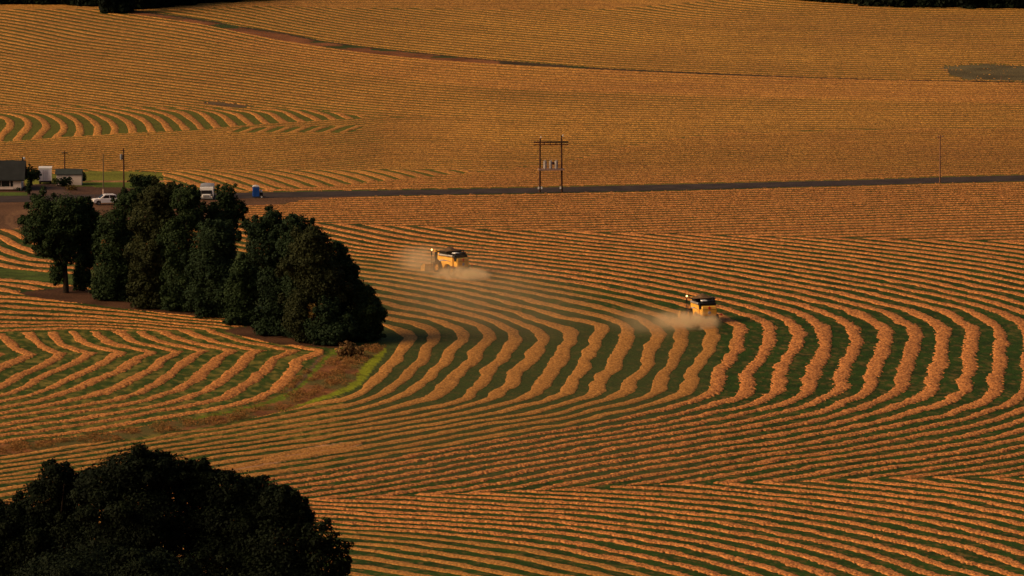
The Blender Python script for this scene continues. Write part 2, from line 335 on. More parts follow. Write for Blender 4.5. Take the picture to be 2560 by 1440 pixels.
def surv(px, py):
    """phi (row count), share of a row that is straw, freshness 0..1, mask of places with rows"""
    phi = np.zeros(px.shape); wid = np.full(px.shape, 0.56); fresh = np.ones(px.shape); ok = np.ones(px.shape, bool)
    # coarse lattice for the splines, bilinear in between
    gx = np.arange(-640, 3200, 8.0); gy = np.arange(-80, 1600, 4.0)
    GX, GY = np.meshgrid(gx, gy)
    ix = np.clip((px - gx[0]) / 8.0, 0, len(gx) - 1.001); iy = np.clip((py - gy[0]) / 4.0, 0, len(gy) - 1.001)
    i0 = ix.astype(int); j0 = iy.astype(int); fx = ix - i0; fy = iy - j0
    def spl(pts, lam=2e-5):
        g = TPS(pts, lam)(GX, GY)
        return (g[j0, i0] * (1 - fx) + g[j0, i0 + 1] * fx) * (1 - fy) + (g[j0 + 1, i0] * (1 - fx) + g[j0 + 1, i0 + 1] * fx) * fy
    m = spl(M_); phi[:] = m; fresh[:] = np.clip((m - 12.5) * 2, 0, 1)
    wid[:] = np.where(m > 12.5, 0.53, 0.55) - 0.06 * np.clip((790 - py) / 40, 0, 1)
    wid -= 0.06 * np.clip((py - 1010) / 30, 0, 1) * (m > 12.5)
    low = py > lin(CREASE_LOW, px)
    b = spl(B_); phi[low] = b[low]; fresh[low] = np.clip((b[low] - 11.5) * 2, 0, 1); wid[low] = 0.47
    # headland between road and upper mitre
    up = py < lin(CREASE_UP, px)
    dy = py - lin(ROAD_LO, px); head = dy * 0.212 - 0.0003 * dy * dy
    phi[up] = head[up]; fresh[up] = 0.8; wid[up] = 0.55
    # beyond the road
    far = py < lin(ROAD_UP, px)
    w = (lin(ROAD_UP, px) - py) * 0.205; phi[far] = w[far]; wid[far] = 0.64; fresh[far] = 0.7
    v = far & (py < lin(KLINE, px))
    vv = spl(V_, 1e-4); phi[v] = vv[v]; wid[v] = 0.57; fresh[v] = 0.45
    bd = v & (py > lin(DIT_LO, px)) & (py < lin([(300, 30), (640, 140), (850, 180), (1240, 222), (1700, 240), (2560, 260), (3000, 266)], px)) & (px > 300)
    wid[bd] = 0.57 + 0.17 * np.clip((px[bd] - 500) / 600, 0, 1); fresh[bd] = 0.7
    # diagonal patch left of the transformer poles
    J = []
    for j in range(-3, 14):
        x0 = 560 + 50 * j
        for (a, c) in [(40, 464), (0, 450), (-45, 438), (-100, 428), (-190, 418), (-300, 411)]: J.append((x0 + a, c - 0.02 * max(0, x0 - 700), j))
    jm = v & inpoly(px, py, [(395, 440), (440, 424), (560, 414), (800, 404), (1000, 398), (1150, 405), (1180, 432), (960, 452), (860, 463), (760, 470), (620, 478), (500, 478)])
    jv = spl(J, 1e-4); phi[jm] = jv[jm]; wid[jm] = 0.66
    # arcs
    arcb = [(-300, 366), (0, 355), (125, 346), (293, 335), (500, 324), (590, 316), (700, 308), (797, 302), (899, 296), (1260, 286)]
    arct = [(-300, 258), (0, 262), (200, 267), (400, 270), (560, 271), (700, 272), (800, 277), (899, 290)]
    am = v & (py < lin(arcb, px)) & (py > lin(arct, px)) & (px < 905)
    rv = spl(R_); phi[am] = rv[am]; wid[am] = 0.5; fresh[am] = 0.8
    below = v & (px < 1250) & (py >= lin(arcb, px)) & (py < 425)
    q = (py - lin([(-300, 366), (0, 355), (300, 335), (600, 316), (960, 292), (1260, 286)], px)) * 0.2; tq = np.clip((px - 820) / 430, 0, 1); tq = tq * tq * (3 - 2 * tq); q = (q + 21) * (1 - tq) + vv * tq; phi[below] = q[below]; wid[below] = 0.64
    # herring-bone remnant
    hm = v & inpoly(px, py, [(566, 331), (600, 319), (915, 314), (880, 331)])
    hv = (px + (py - 325) * 2.6) / 41.5; phi[hm] = hv[hm]; wid[hm] = 0.5
    z = py < lin(DIT_UP, px)
    zz = spl(Z_, 1e-4); phi[z] = zz[z]; wid[z] = 0.57; fresh[z] = 0.35
    top = z & (py < lin([(345, 27), (640, 16), (900, 20), (1240, 24), (1500, 24), (1600, 17), (1700, 9), (1815, -2), (3000, -2)], px))
    tv = (py - lin([(345, 22), (640, 0), (1000, 0), (3000, 10)], px)) * 0.22; phi[top] = tv[top]; wid[top] = 0.8
    # pocket left of the waterway
    pk = (px < 900) & inpoly(px, py, [(-500, 700), (0, 694), (180, 715), (300, 740), (450, 758), (640, 788), (650, 815), (700, 850), (810, 872), (812, 888), (790, 905), (740, 950), (690, 990), (560, 1030), (400, 1059), (300, 1078), (100, 1103), (-40, 1112), (-500, 1165)])
    pc = spl(PC); pb = spl(PB); pa = spl(PA)
    l1 = lin([(-300, 832), (0, 834), (130, 830), (230, 828), (420, 827), (640, 826), (900, 830)], px)
    l2 = lin([(-300, 887), (0, 885), (150, 883), (450, 878), (650, 877), (810, 877), (900, 877)], px)
    c = pk & (py > l2); phi[c] = pc[c]
    c = pk & (py <= l2) & (py > l1); phi[c] = pb[c]
    c = pk & (py <= l1); phi[c] = pa[c]
    fresh[pk] = 0.75; wid[pk] = 0.49
    q = inpoly(px, py, [(-500, 560), (0, 573), (45, 573), (200, 590), (420, 640), (200, 718), (0, 740), (-500, 740)])
    pq = spl(PQ); phi[q] = pq[q]; wid[q] = 0.55; fresh[q] = 0.8
    for poly in (SOIL_GROVE, GRASS_GROVE, WEEDS, YARD, GREENBAND, LAWN, LAWN2, FARMSOIL): ok &= ~inpoly(px, py, poly)
    fz = vnoise(px, py * 3, 16.0, 61); f2 = vnoise(px, py * 4, 5.0, 62)
    for poly in (PATCH_R, STAIN): ok &= ~(inpoly(px + (fz - .5) * 40, py + (f2 - .5) * 7, poly) & (f2 < 0.86))
    ok &= ~((py > lin(ROAD_UP, px) - 1.0) & (py < lin(ROAD_LO, px) + 1.0))
    ok &= ~((py > lin(DIT_UP, px)) & (py < lin(DIT_LO, px)) & (px > 262))
    ok &= ~((px < 700) & (py < lin(FOREST_L, px))); ok &= ~((px > 1950) & (py < lin(FOREST_R, px)))
    pale = inpoly(px, py, PALE); wid[pale] = 0.9
    return phi, wid, fresh, ok

# ------------------------------------------------------------------ lattice over the field (finer towards the viewer)
gxs = np.linspace(-560, 3120, 1200)
gys = np.concatenate([np.arange(-60, 620, 1.05), np.arange(620, 1560, 1.4)])
PX, PY = np.meshgrid(gxs, gys)
WX, WY = Pn(PX, PY)
amp = np.clip((PY - 430) / 330, 0.22, 1.0)
wob = ((vnoise(WX, WY * 0.6, 3.2, 1) - 0.5) * 0.25 + (vnoise(WX, WY, 14.0, 2) - 0.5) * 0.7) * amp      # metres the rows stray
wob2 = ((vnoise(WX, WY, 3.4, 3) - 0.5) * 1.3 + (vnoise(WX, WY, 12.0, 4) - 0.5) * 1.8) * amp
QX, QY = proj(WX + wob, WY + wob2)
phi, wid, fresh, ok = surv(QX, QY)
# spacing of neighbouring rows on the ground
gr, gc = np.gradient(phi)
dYr = np.gradient(WY, axis=0); dXc = np.gradient(WX, axis=1); dXr = np.gradient(WX, axis=0)
pxx = gc / dXc; pyy = (gr - pxx * dXr) / dYr
space = np.clip(1.0 / np.sqrt(pxx ** 2 + pyy ** 2 + 1e-6), 1.2, 7.0)
row = np.round(phi)
stray = ((vnoise(WX + row * 31.7, WY * 0.45 + row * 17.3, 3.2, 71) - 0.5) * 0.15 + (vnoise(WX * 0.7 + row * 13.1, WY * 0.35 + row * 7.9, 7.0, 72) - 0.5) * 0.13) * np.clip((PY - 560) / 200, 0, 1)
a = np.abs(phi - row + stray)
n1 = vnoise(WX, WY * 0.6, 0.55, 11); n2 = vnoise(WX + row * 5.3, WY * 0.5 + row * 9.1, 2.2, 12); n3 = vnoise(WX, WY, 26.0, 13); n0 = vnoise(WX, WY * 0.3, 0.24, 14)
rag = (0.35 + 0.65 * fresh) * np.clip((PY - 380) / 450, 0.10, 1.0)
hw = (wid - 0.03) / 2 * (1 + (n1 - 0.5) * 0.30 * rag + (n0 - 0.5) * 0.62 * rag + (n2 - 0.5) * 0.26 + (n3 - 0.5) * 0.16 + (hash2(row, row * 0, 5) - 0.5) * 0.12)
F = np.where(ok, hw - a, -0.3)
F = np.where(ok & (PY < 470) & (PY > 0), F + (vnoise(WX * 0.35, WY, 1.6, 15) - 0.5) * 0.06, F)
prof = np.clip(1 - (a / np.maximum(hw, 0.02)) ** 3, 0, 1)
hrow = np.clip(space * 0.027, 0.04, 0.12) * (0.75 + 0.35 * fresh)
Zs = 0.03 + hrow * prof * (0.7 + 0.6 * n1) + 0.06 * prof * (n0 - 0.3)

def clip_sheet(F, X, Y, Z, extra):
    nr, nc = F.shape; idx = np.arange(nr * nc).reshape(nr, nc)
    A = idx[:-1, :-1].ravel(); B = idx[:-1, 1:].ravel(); C = idx[1:, 1:].ravel(); D = idx[1:, :-1].ravel()
    T = np.concatenate([np.stack([A, D, C], 1), np.stack([A, C, B], 1)])
    f = F.ravel(); s = f[T] > 0; cnt = s.sum(1)
    tri = [T[cnt == 3]]; N = nr * nc; e_lo = []; e_hi = []
    def key(p, q): return np.minimum(p, q) * N + np.maximum(p, q)
    keys = []; segs = []
    for want in (1, 2):
        t = T[cnt == want]; st = s[cnt == want]
        odd = (st if want == 1 else ~st).argmax(1)
        r = np.arange(len(t)); p = t[r, odd]; q = t[r, (odd + 1) % 3]; w = t[r, (odd + 2) % 3]
        segs.append((want, p, q, w, key(p, q), key(p, w)))
    allk = np.unique(np.concatenate([np.concatenate([g[4], g[5]]) for g in segs]))
    lo = allk // N; hi = allk % N; tt = f[lo] / (f[lo] - f[hi])
    def mix(v): v = v.ravel(); return v[lo] * (1 - tt) + v[hi] * tt
    ex = mix(X); ey = mix(Y)
    for want, p, q, w, k1, k2 in segs:
        m1 = N + np.searchsorted(allk, k1); m2 = N + np.searchsorted(allk, k2)
        if want == 1: tri.append(np.stack([p, m1, m2], 1))
        else: tri.append(np.stack([m1, q, w], 1)); tri.append(np.stack([m1, w, m2], 1))
    tri = np.concatenate(tri)
    VX = np.concatenate([X.ravel(), ex]); VY = np.concatenate([Y.ravel(), ey]); VZ = np.concatenate([Z.ravel(), np.full(len(ex), 0.015)])
    ext = [np.concatenate([e.ravel(), mix(e)]) for e in extra]
    used, inv = np.unique(tri, return_inverse=True)
    return np.stack([VX[used], VY[used], VZ[used]], 1), inv.reshape(tri.shape), [e[used] for e in ext]

def straw_material():
    m = bpy.data.materials.new("cut straw"); m.use_nodes = True; n = m.node_tree.nodes; l = m.node_tree.links; b = n["Principled BSDF"]
    b.inputs["Roughness"].default_value = 0.85; b.inputs["Specular IOR Level"].default_value = 0.15
    g = n.new("ShaderNodeNewGeometry"); mp = n.new("ShaderNodeMapping"); mp.inputs["Scale"].default_value = (2.4, 0.8, 2.4)
    l.new(g.outputs["Position"], mp.inputs["Vector"])
    t = n.new("ShaderNodeTexNoise"); t.inputs["Scale"].default_value = 1.5; t.inputs["Detail"].default_value = 5; t.inputs["Roughness"].default_value = 0.7
    l.new(mp.outputs["Vector"], t.inputs["Vector"])
    r = n.new("ShaderNodeValToRGB"); e = r.color_ramp.elements
    e[0].position = 0.36; e[0].color = (0.14, 0.045, 0.010, 1); e[1].position = 0.64; e[1].color = (0.84, 0.335, 0.090, 1)
    x = e.new(0.47); x.color = (0.42, 0.152, 0.038, 1)
    l.new(t.outputs["Fac"], r.inputs["Fac"])
    r2 = n.new("ShaderNodeValToRGB"); e = r2.color_ramp.elements
    e[0].position = 0.34; e[0].color = (0.19, 0.076, 0.011, 1); e[1].position = 0.66; e[1].color = (0.67, 0.305, 0.072, 1)
    x = e.new(0.47); x.color = (0.37, 0.160, 0.032, 1)
    l.new(t.outputs["Fac"], r2.inputs["Fac"])
    at = n.new("ShaderNodeAttribute"); at.attribute_name = "fresh"
    mx = n.new("ShaderNodeMix"); mx.data_type = 'RGBA'
    l.new(at.outputs["Fac"], mx.inputs["Factor"]); l.new(r2.outputs["Color"], mx.inputs["A"]); l.new(r.outputs["Color"], mx.inputs["B"])
    at2 = n.new("ShaderNodeAttribute"); at2.attribute_name = "tone"
    hs = n.new("ShaderNodeMix"); hs.data_type = 'RGBA'; hs.blend_type = 'MULTIPLY'; hs.inputs["Factor"].default_value = 1.0
    l.new(mx.outputs["Result"], hs.inputs["A"]); l.new(at2.outputs["Color"], hs.inputs["B"])
    l.new(hs.outputs["Result"], b.inputs["Base Color"])
    t2 = n.new("ShaderNodeTexNoise"); t2.inputs["Scale"].default_value = 3.0; t2.inputs["Detail"].default_value = 3; l.new(mp.outputs["Vector"], t2.inputs["Vector"])
    bp = n.new("ShaderNodeBump"); bp.inputs["Strength"].default_value = 0.6; bp.inputs["Distance"].default_value = 0.12
    l.new(t2.outputs["Fac"], bp.inputs["Height"]); l.new(bp.outputs["Normal"], b.inputs["Normal"])
    return m
V, T, (fr_, rw_, n3_, qx_, qy_) = clip_sheet(F, WX, WY, Zs, [fresh, row, vnoise(WX, WY * 0.6, 30.0, 21) * 0.6 + vnoise(WX, WY * 0.5, 9.0, 22) * 0.4, QX, QY])
straw = mesh_np("straw_windrows", V, T.ravel(), 3, straw_material(), smooth=True)
attr_f(straw, "fresh", fr_)
tone = 0.86 + 0.16 * hash2(np.round(rw_), np.round(rw_) * 0, 9) + 0.14 * (n3_ - 0.5)
tone *= 1 - 0.06 * (qy_ < 470)
tone *= 1 + 0.10 * (n3_ - 0.5) * (qy_ < 480) * 2
yl = np.clip((470 - qy_) / 60, 0, 1) * (0.35 + 0.65 * n3_) * 0.12      # the older, yellower straw of the far field
dk = np.clip((qy_ - lin(KLINE, qx_)) / 14, 0, 1) * np.clip((qx_ - 900) / 500, 0, 1) * np.clip((445 - qy_) / 30, 0, 1) * 0.13
attr_c(straw, "tone", np.stack([tone * (1 - dk), tone * (1 + yl - dk), tone * (1 - yl - dk)], 1))
tag(straw, "long curving rows of cut golden straw lying over the green stubble", "windrows", kind="stuff")

# ground under the rows, with its bare, mown and weedy places
gX = WX[::2, ::2]; gY = WY[::2, ::2]; hx, hy = QX[::2, ::2], QY[::2, ::2]
STUB = np.array([0.021, 0.049, 0.0048])
big = vnoise(gX, gY, 14.0, 31); mid = vnoise(gX, gY, 2.2, 32); fin = vnoise(gX, gY, 0.6, 33)
col = STUB[None, None, :] * (0.6 + 0.8 * mid)[..., None]
dry = np.array([0.22, 0.12, 0.036]); olive = np.array([0.085, 0.085, 0.018])
def blend(c, mask, tgt, k): return np.where(mask[..., None], c * (1 - k)[..., None] + np.array(tgt) * k[..., None], c)
full = np.ones(gX.shape, bool); arcs = (hx < 960) & (hy > 262) & (hy < 356); jj = (hx > 380) & (hx < 1180) & (hy > 400) & (hy < 480)
pkt = (hx < 860) & (hy > 820) & (hy < 1100)
col = blend(col, full, dry, np.clip((fin - 0.62) * 2.2, 0, 0.6) * (0.5 + 0.8 * big))
col = blend(col, pkt, (0.34, 0.23, 0.050), np.clip((vnoise(gX, gY * 0.45, 0.8, 36) - 0.50) * 2.8, 0, 0.75))
dust = (hx < 1800) & (hy > 780) & (hy < 1200) & (hx > 860)
col = blend(col, dust, (0.060, 0.066, 0.018), np.clip(1.2 - np.abs(hx - 1300) / 520, 0, 0.6))
farm = hy < 470
col = blend(col, farm, (0.150, 0.105, 0.020), np.clip(0.3 + 0.5 * mid + np.clip((hx - 700) / 2500, 0, 0.4), 0, 0.9))
col = blend(col, (hy > 470) & (hy < 600), (0.10, 0.075, 0.02), np.clip(0.1 + 0.5 * mid, 0, 0.7))
def zone(poly, c, var=0.35, s=1.3, seed=40):
    m = inpoly(hx, hy, poly); k = (1 - var) + 2 * var * vnoise(gX, gY, s, seed)
    col[m] = np.array(c)[None, :] * k[m][:, None]; return m
col = blend(col, arcs, (0.105, 0.110, 0.016), 0.45 + 0.45 * mid); col = blend(col, jj, (0.090, 0.100, 0.014), 0.3 + 0.45 * mid)
col = blend(col, pkt & (fin > 0.2), (0.050, 0.075, 0.009), full * 0.45)
zone(YARD, (0.125, 0.062, 0.032), 0.25, 5.0)
zone(GRASS_GROVE, (0.052, 0.066, 0.014), 0.4, 1.5)
m = inpoly(hx, hy, SOIL_GROVE); zone(SOIL_GROVE, (0.068, 0.030, 0.014), 0.4, 3.0)
m = zone(WEEDS, (0.21, 0.080, 0.028), 0.45, 1.8, 41)
col = blend(col, m, (0.085, 0.085, 0.022), np.clip((vnoise(gX, gY * 0.5, 3.2, 42) + 0.35 * vnoise(gX, gY, 1.0, 43) - 0.52) * 3, 0, 0.85))
zone(LUSH_A, (0.20, 0.22, 0.010), 0.35, 0.8); zone(LUSH_B, (0.115, 0.15, 0.010), 0.4, 0.8)
zone([(806, 886), (812, 886), (780, 925), (745, 962), (716, 985), (708, 985), (740, 958), (772, 922)], (0.12, 0.07, 0.04), 0.2, 2.0)
zone(GREENBAND, (0.060, 0.085, 0.014), 0.4, 1.8)
zone(FARMSOIL, (0.075, 0.038, 0.024), 0.35, 3.0); zone(LAWN, (0.150, 0.150, 0.020), 0.22, 6.0)
zone([(206, 452.5), (412, 452), (412, 455), (206, 455)], (0.32, 0.15, 0.06)); zone([(206, 455), (412, 455), (405, 467), (330, 470), (206, 466)], (0.085, 0.12, 0.014), 0.35, 4.0); zone(LAWN2, (0.07, 0.10, 0.016), 0.35, 3.0)
zone(PATCH_R, (0.11, 0.085, 0.040), 0.4, 5.0, 44); zone(STAIN, (0.10, 0.062, 0.030), 0.4, 4.0)
zone(PALE, (0.38, 0.20, 0.10), 0.3, 2.0)
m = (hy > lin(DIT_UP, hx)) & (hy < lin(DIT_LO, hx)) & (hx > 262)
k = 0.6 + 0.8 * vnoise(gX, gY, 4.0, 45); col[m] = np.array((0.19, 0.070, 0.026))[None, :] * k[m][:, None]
m2 = m & ((hy < lin(DIT_UP, hx) + np.clip(5 - hx / 500, 2, 5)) | (hx > 1250)); col[m2] = np.array((0.05, 0.032, 0.014))[None, :] * k[m2][:, None]  # shadow along the upper bank painted into the soil; right stretch darker throughout
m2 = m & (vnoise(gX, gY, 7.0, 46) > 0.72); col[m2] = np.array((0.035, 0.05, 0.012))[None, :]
# round tyre track in the dirt yard
ex = (hx - 62) / 44.0; ey = (hy - 551) / 24.0; rr = np.sqrt(ex ** 2 + ey ** 2)
m = (np.abs(rr - 1) < 0.09) | (np.abs(rr - 0.8) < 0.07); m &= (hy > 505); col[m] = col[m] * 0.4 + np.array((0.21, 0.11, 0.055)) * 0.6
nr, nc = gX.shape; idx = np.arange(nr * nc).reshape(nr, nc)
quads = np.stack([idx[:-1, :-1].ravel(), idx[1:, :-1].ravel(), idx[1:, 1:].ravel(), idx[:-1, 1:].ravel()], 1)
def ground_material(name, attr):
    m = bpy.data.materials.new(name); m.use_nodes = True; n = m.node_tree.nodes; l = m.node_tree.links; b = n["Principled BSDF"]
    b.inputs["Roughness"].default_value = 0.95; b.inputs["Specular IOR Level"].default_value = 0.1
    g = n.new("ShaderNodeNewGeometry"); t = n.new("ShaderNodeTexNoise"); t.inputs["Scale"].default_value = 2.6; t.inputs["Detail"].default_value = 5; t.inputs["Roughness"].default_value = 0.72
    mp = n.new("ShaderNodeMapping"); mp.inputs["Scale"].default_value = (1.0, 0.6, 1.0); l.new(g.outputs["Position"], mp.inputs["Vector"]); l.new(mp.outputs["Vector"], t.inputs["Vector"])
    r = n.new("ShaderNodeMapRange"); r.inputs["From Min"].default_value = 0.3; r.inputs["From Max"].default_value = 0.7; r.inputs["To Min"].default_value = 0.45; r.inputs["To Max"].default_value = 1.65
    l.new(t.outputs["Fac"], r.inputs["Value"])
    mx = n.new("ShaderNodeMix"); mx.data_type = 'RGBA'; mx.blend_type = 'MULTIPLY'; mx.inputs["Factor"].default_value = 1.0
    if attr: a_ = n.new("ShaderNodeAttribute"); a_.attribute_name = "soil"; l.new(a_.outputs["Color"], mx.inputs["A"])
    else: mx.inputs["A"].default_value = (0.27, 0.125, 0.030, 1)
    l.new(r.outputs["Result"], mx.inputs["B"])
    m2 = n.new("ShaderNodeMapping"); m2.inputs["Scale"].default_value = (1.6, 0.7, 1.0); l.new(g.outputs["Position"], m2.inputs["Vector"])
    t3 = n.new("ShaderNodeTexNoise"); t3.inputs["Scale"].default_value = 1.7; t3.inputs["Detail"].default_value = 4; t3.inputs["Roughness"].default_value = 0.75; l.new(m2.outputs["Vector"], t3.inputs["Vector"])
    r3 = n.new("ShaderNodeMapRange"); r3.inputs["From Min"].default_value = 0.56; r3.inputs["From Max"].default_value = 0.72; r3.inputs["To Max"].default_value = 0.55; l.new(t3.outputs["Fac"], r3.inputs["Value"])
    ch = n.new("ShaderNodeMix"); ch.data_type = 'RGBA'; ch.inputs["B"].default_value = (0.24, 0.13, 0.035, 1)
    l.new(r3.outputs["Result"], ch.inputs["Factor"]); l.new(mx.outputs["Result"], ch.inputs["A"]); l.new(ch.outputs["Result"], b.inputs["Base Color"])
    bp = n.new("ShaderNodeBump"); bp.inputs["Strength"].default_value = 0.8; bp.inputs["Distance"].default_value = 0.15
    l.new(t.outputs["Fac"], bp.inputs["Height"]); l.new(bp.outputs["Normal"], b.inputs["Normal"])
    return m
gz = (mid - 0.5).ravel() * 0.02
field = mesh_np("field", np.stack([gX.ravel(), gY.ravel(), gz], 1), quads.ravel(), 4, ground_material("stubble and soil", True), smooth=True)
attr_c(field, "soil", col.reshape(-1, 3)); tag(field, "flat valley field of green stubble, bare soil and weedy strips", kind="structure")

# the valley floor out to the horizon and the hillside the viewer stands on
xs = np.concatenate([np.linspace(-7000, -600, 9), np.linspace(-500, 500, 41), np.linspace(600, 7000, 9)]); ysr = np.concatenate([np.linspace(-1500, -40, 8), np.linspace(0, 940, 60), np.linspace(980, 2300, 24), np.linspace(2600, 12000, 12)])
XX, YY = np.meshgrid(xs, ysr); t = np.clip(1 - YY / 900.0, 0, 1)
ZZ = 144.5 * t + 2.5 * t * (vnoise(XX, YY, 40.0, 50) - 0.9) - 0.12
nr, nc = XX.shape; idx = np.arange(nr * nc).reshape(nr, nc)
quads = np.stack([idx[:-1, :-1].ravel(), idx[:-1, 1:].ravel(), idx[1:, 1:].ravel(), idx[1:, :-1].ravel()], 1)
land = mesh_np("land", np.stack([XX.ravel(), YY.ravel(), ZZ.ravel()], 1), quads.ravel(), 4, ground_material("dry land", False), smooth=True)
tag(land, "dry valley floor reaching the horizon and the hillside in front", kind="structure")

# road and drive
def strip(name, up, lo, z, m, xs, label):
    mb = MB(); vs = []
    for x in xs:
        a = P(x, float(lin(up, x)), z); b = P(x, float(lin(lo, x)), z); vs += [a, (a + b) / 2 + Vector((0, 0, 0.05)), b]
    n = len(xs); fs = []
    for i in range(n - 1):
        for k in range(2): fs.append((3 * i + k, 3 * i + k + 1, 3 * i + 4 + k, 3 * i + 3 + k))
    mb.add(vs, fs); o = mb.build(name, m); tag(o, label, kind="structure"); return o
asph = mat("asphalt", (0.062, 0.042, 0.036), 0.9, 0.15, noise=(0.25, 0.6), bump=(3, 0.3))
strip("road", ROAD_UP, ROAD_LO, 0.03, asph, np.linspace(-1500, 4000, 130), "narrow dark asphalt farm road crossing the valley")
mb = MB(); dp = [(80, 461), (122, 459), (150, 462), (163, 477), (192, 490.5), (68, 490.5), (76, 476)]
pts = [P(x, y, 0.026) for x, y in dp]; mb.add(pts, [tuple(range(len(pts)))])
tag(mb.build("driveway", mat("drive gravel", (0.115, 0.068, 0.050), 0.95, 0.1, noise=(0.6, 0.7))), "grey gravel drive between house and shed", kind="structure")

# ------------------------------------------------------------------ trees
def leaf_material(name, c1, c2):
    m = bpy.data.materials.new(name); m.use_nodes = True; n = m.node_tree.nodes; l = m.node_tree.links; b = n["Principled BSDF"]
    b.inputs["Roughness"].default_value = 0.7; b.inputs["Specular IOR Level"].default_value = 0.06
    a_ = n.new("ShaderNodeAttribute"); a_.attribute_name = "tint"
    mx = n.new("ShaderNodeMix"); mx.data_type = 'RGBA'; mx.inputs["A"].default_value = (*c1, 1); mx.inputs["B"].default_value = (*c2, 1)
    l.new(a_.outputs["Fac"], mx.inputs["Factor"]); l.new(mx.outputs["Result"], b.inputs["Base Color"])
    return m
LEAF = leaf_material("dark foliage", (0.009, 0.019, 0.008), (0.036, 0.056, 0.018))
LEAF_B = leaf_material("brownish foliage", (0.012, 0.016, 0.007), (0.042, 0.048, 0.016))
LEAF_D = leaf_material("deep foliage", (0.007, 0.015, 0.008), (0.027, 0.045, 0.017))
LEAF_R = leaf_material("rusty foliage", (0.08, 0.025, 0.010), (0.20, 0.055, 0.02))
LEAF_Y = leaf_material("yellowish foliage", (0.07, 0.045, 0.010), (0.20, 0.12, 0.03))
BARK = mat("bark", (0.035, 0.024, 0.017), 0.95, 0.1, noise=(2.0, 0.5), bump=(6, 0.6))

def leaves(blobs, n, size, seed, flat=0.35):
    """blobs: rows (x,y,z,rx,ry,rz); leaf-sized bent faces spread through the outer part of every blob"""
    rng = np.random.default_rng(seed); B = np.array(blobs, dtype=float)
    wgt = B[:, 3] * B[:, 5] + 0.3 * B[:, 3] ** 2; wgt /= wgt.sum(); k = rng.choice(len(B), n, p=wgt)
    d = rng.normal(size=(n, 3)); d /= np.linalg.norm(d, axis=1)[:, None]
    lump = 0.5 + 0.5 * np.sin(d[:, 0] * 7 + k * 1.7) * np.sin(d[:, 2] * 6 + k * 2.3) * np.sin(d[:, 1] * 6.5 + k)
    r = (0.45 + 0.55 * rng.random(n) ** 0.45) * (0.80 + 0.32 * lump) * (1 + 0.10 * rng.normal(size=n))
    c = B[k, :3] + d * B[k, 3:] * r[:, None]
    nrm = d + rng.normal(size=(n, 3)) * 0.55 + np.array([0, 0, flat]); nrm /= np.linalg.norm(nrm, axis=1)[:, None]
    a = np.cross(nrm, rng.normal(size=(n, 3))); a /= np.linalg.norm(a, axis=1)[:, None] + 1e-9; b = np.cross(nrm, a)
    s = size * (0.55 + 0.9 * rng.random(n))[:, None]
    v = np.stack([c - a * s * 0.6, c - b * s * 0.35 + nrm * s * 0.12, c + a * s * 0.6, c + b * s * 0.35 + nrm * s * 0.12], 1)
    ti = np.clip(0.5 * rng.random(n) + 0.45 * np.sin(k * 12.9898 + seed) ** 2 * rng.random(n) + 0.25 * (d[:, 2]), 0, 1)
    return v.reshape(-1, 3), np.arange(4 * n), np.repeat(ti, 4)

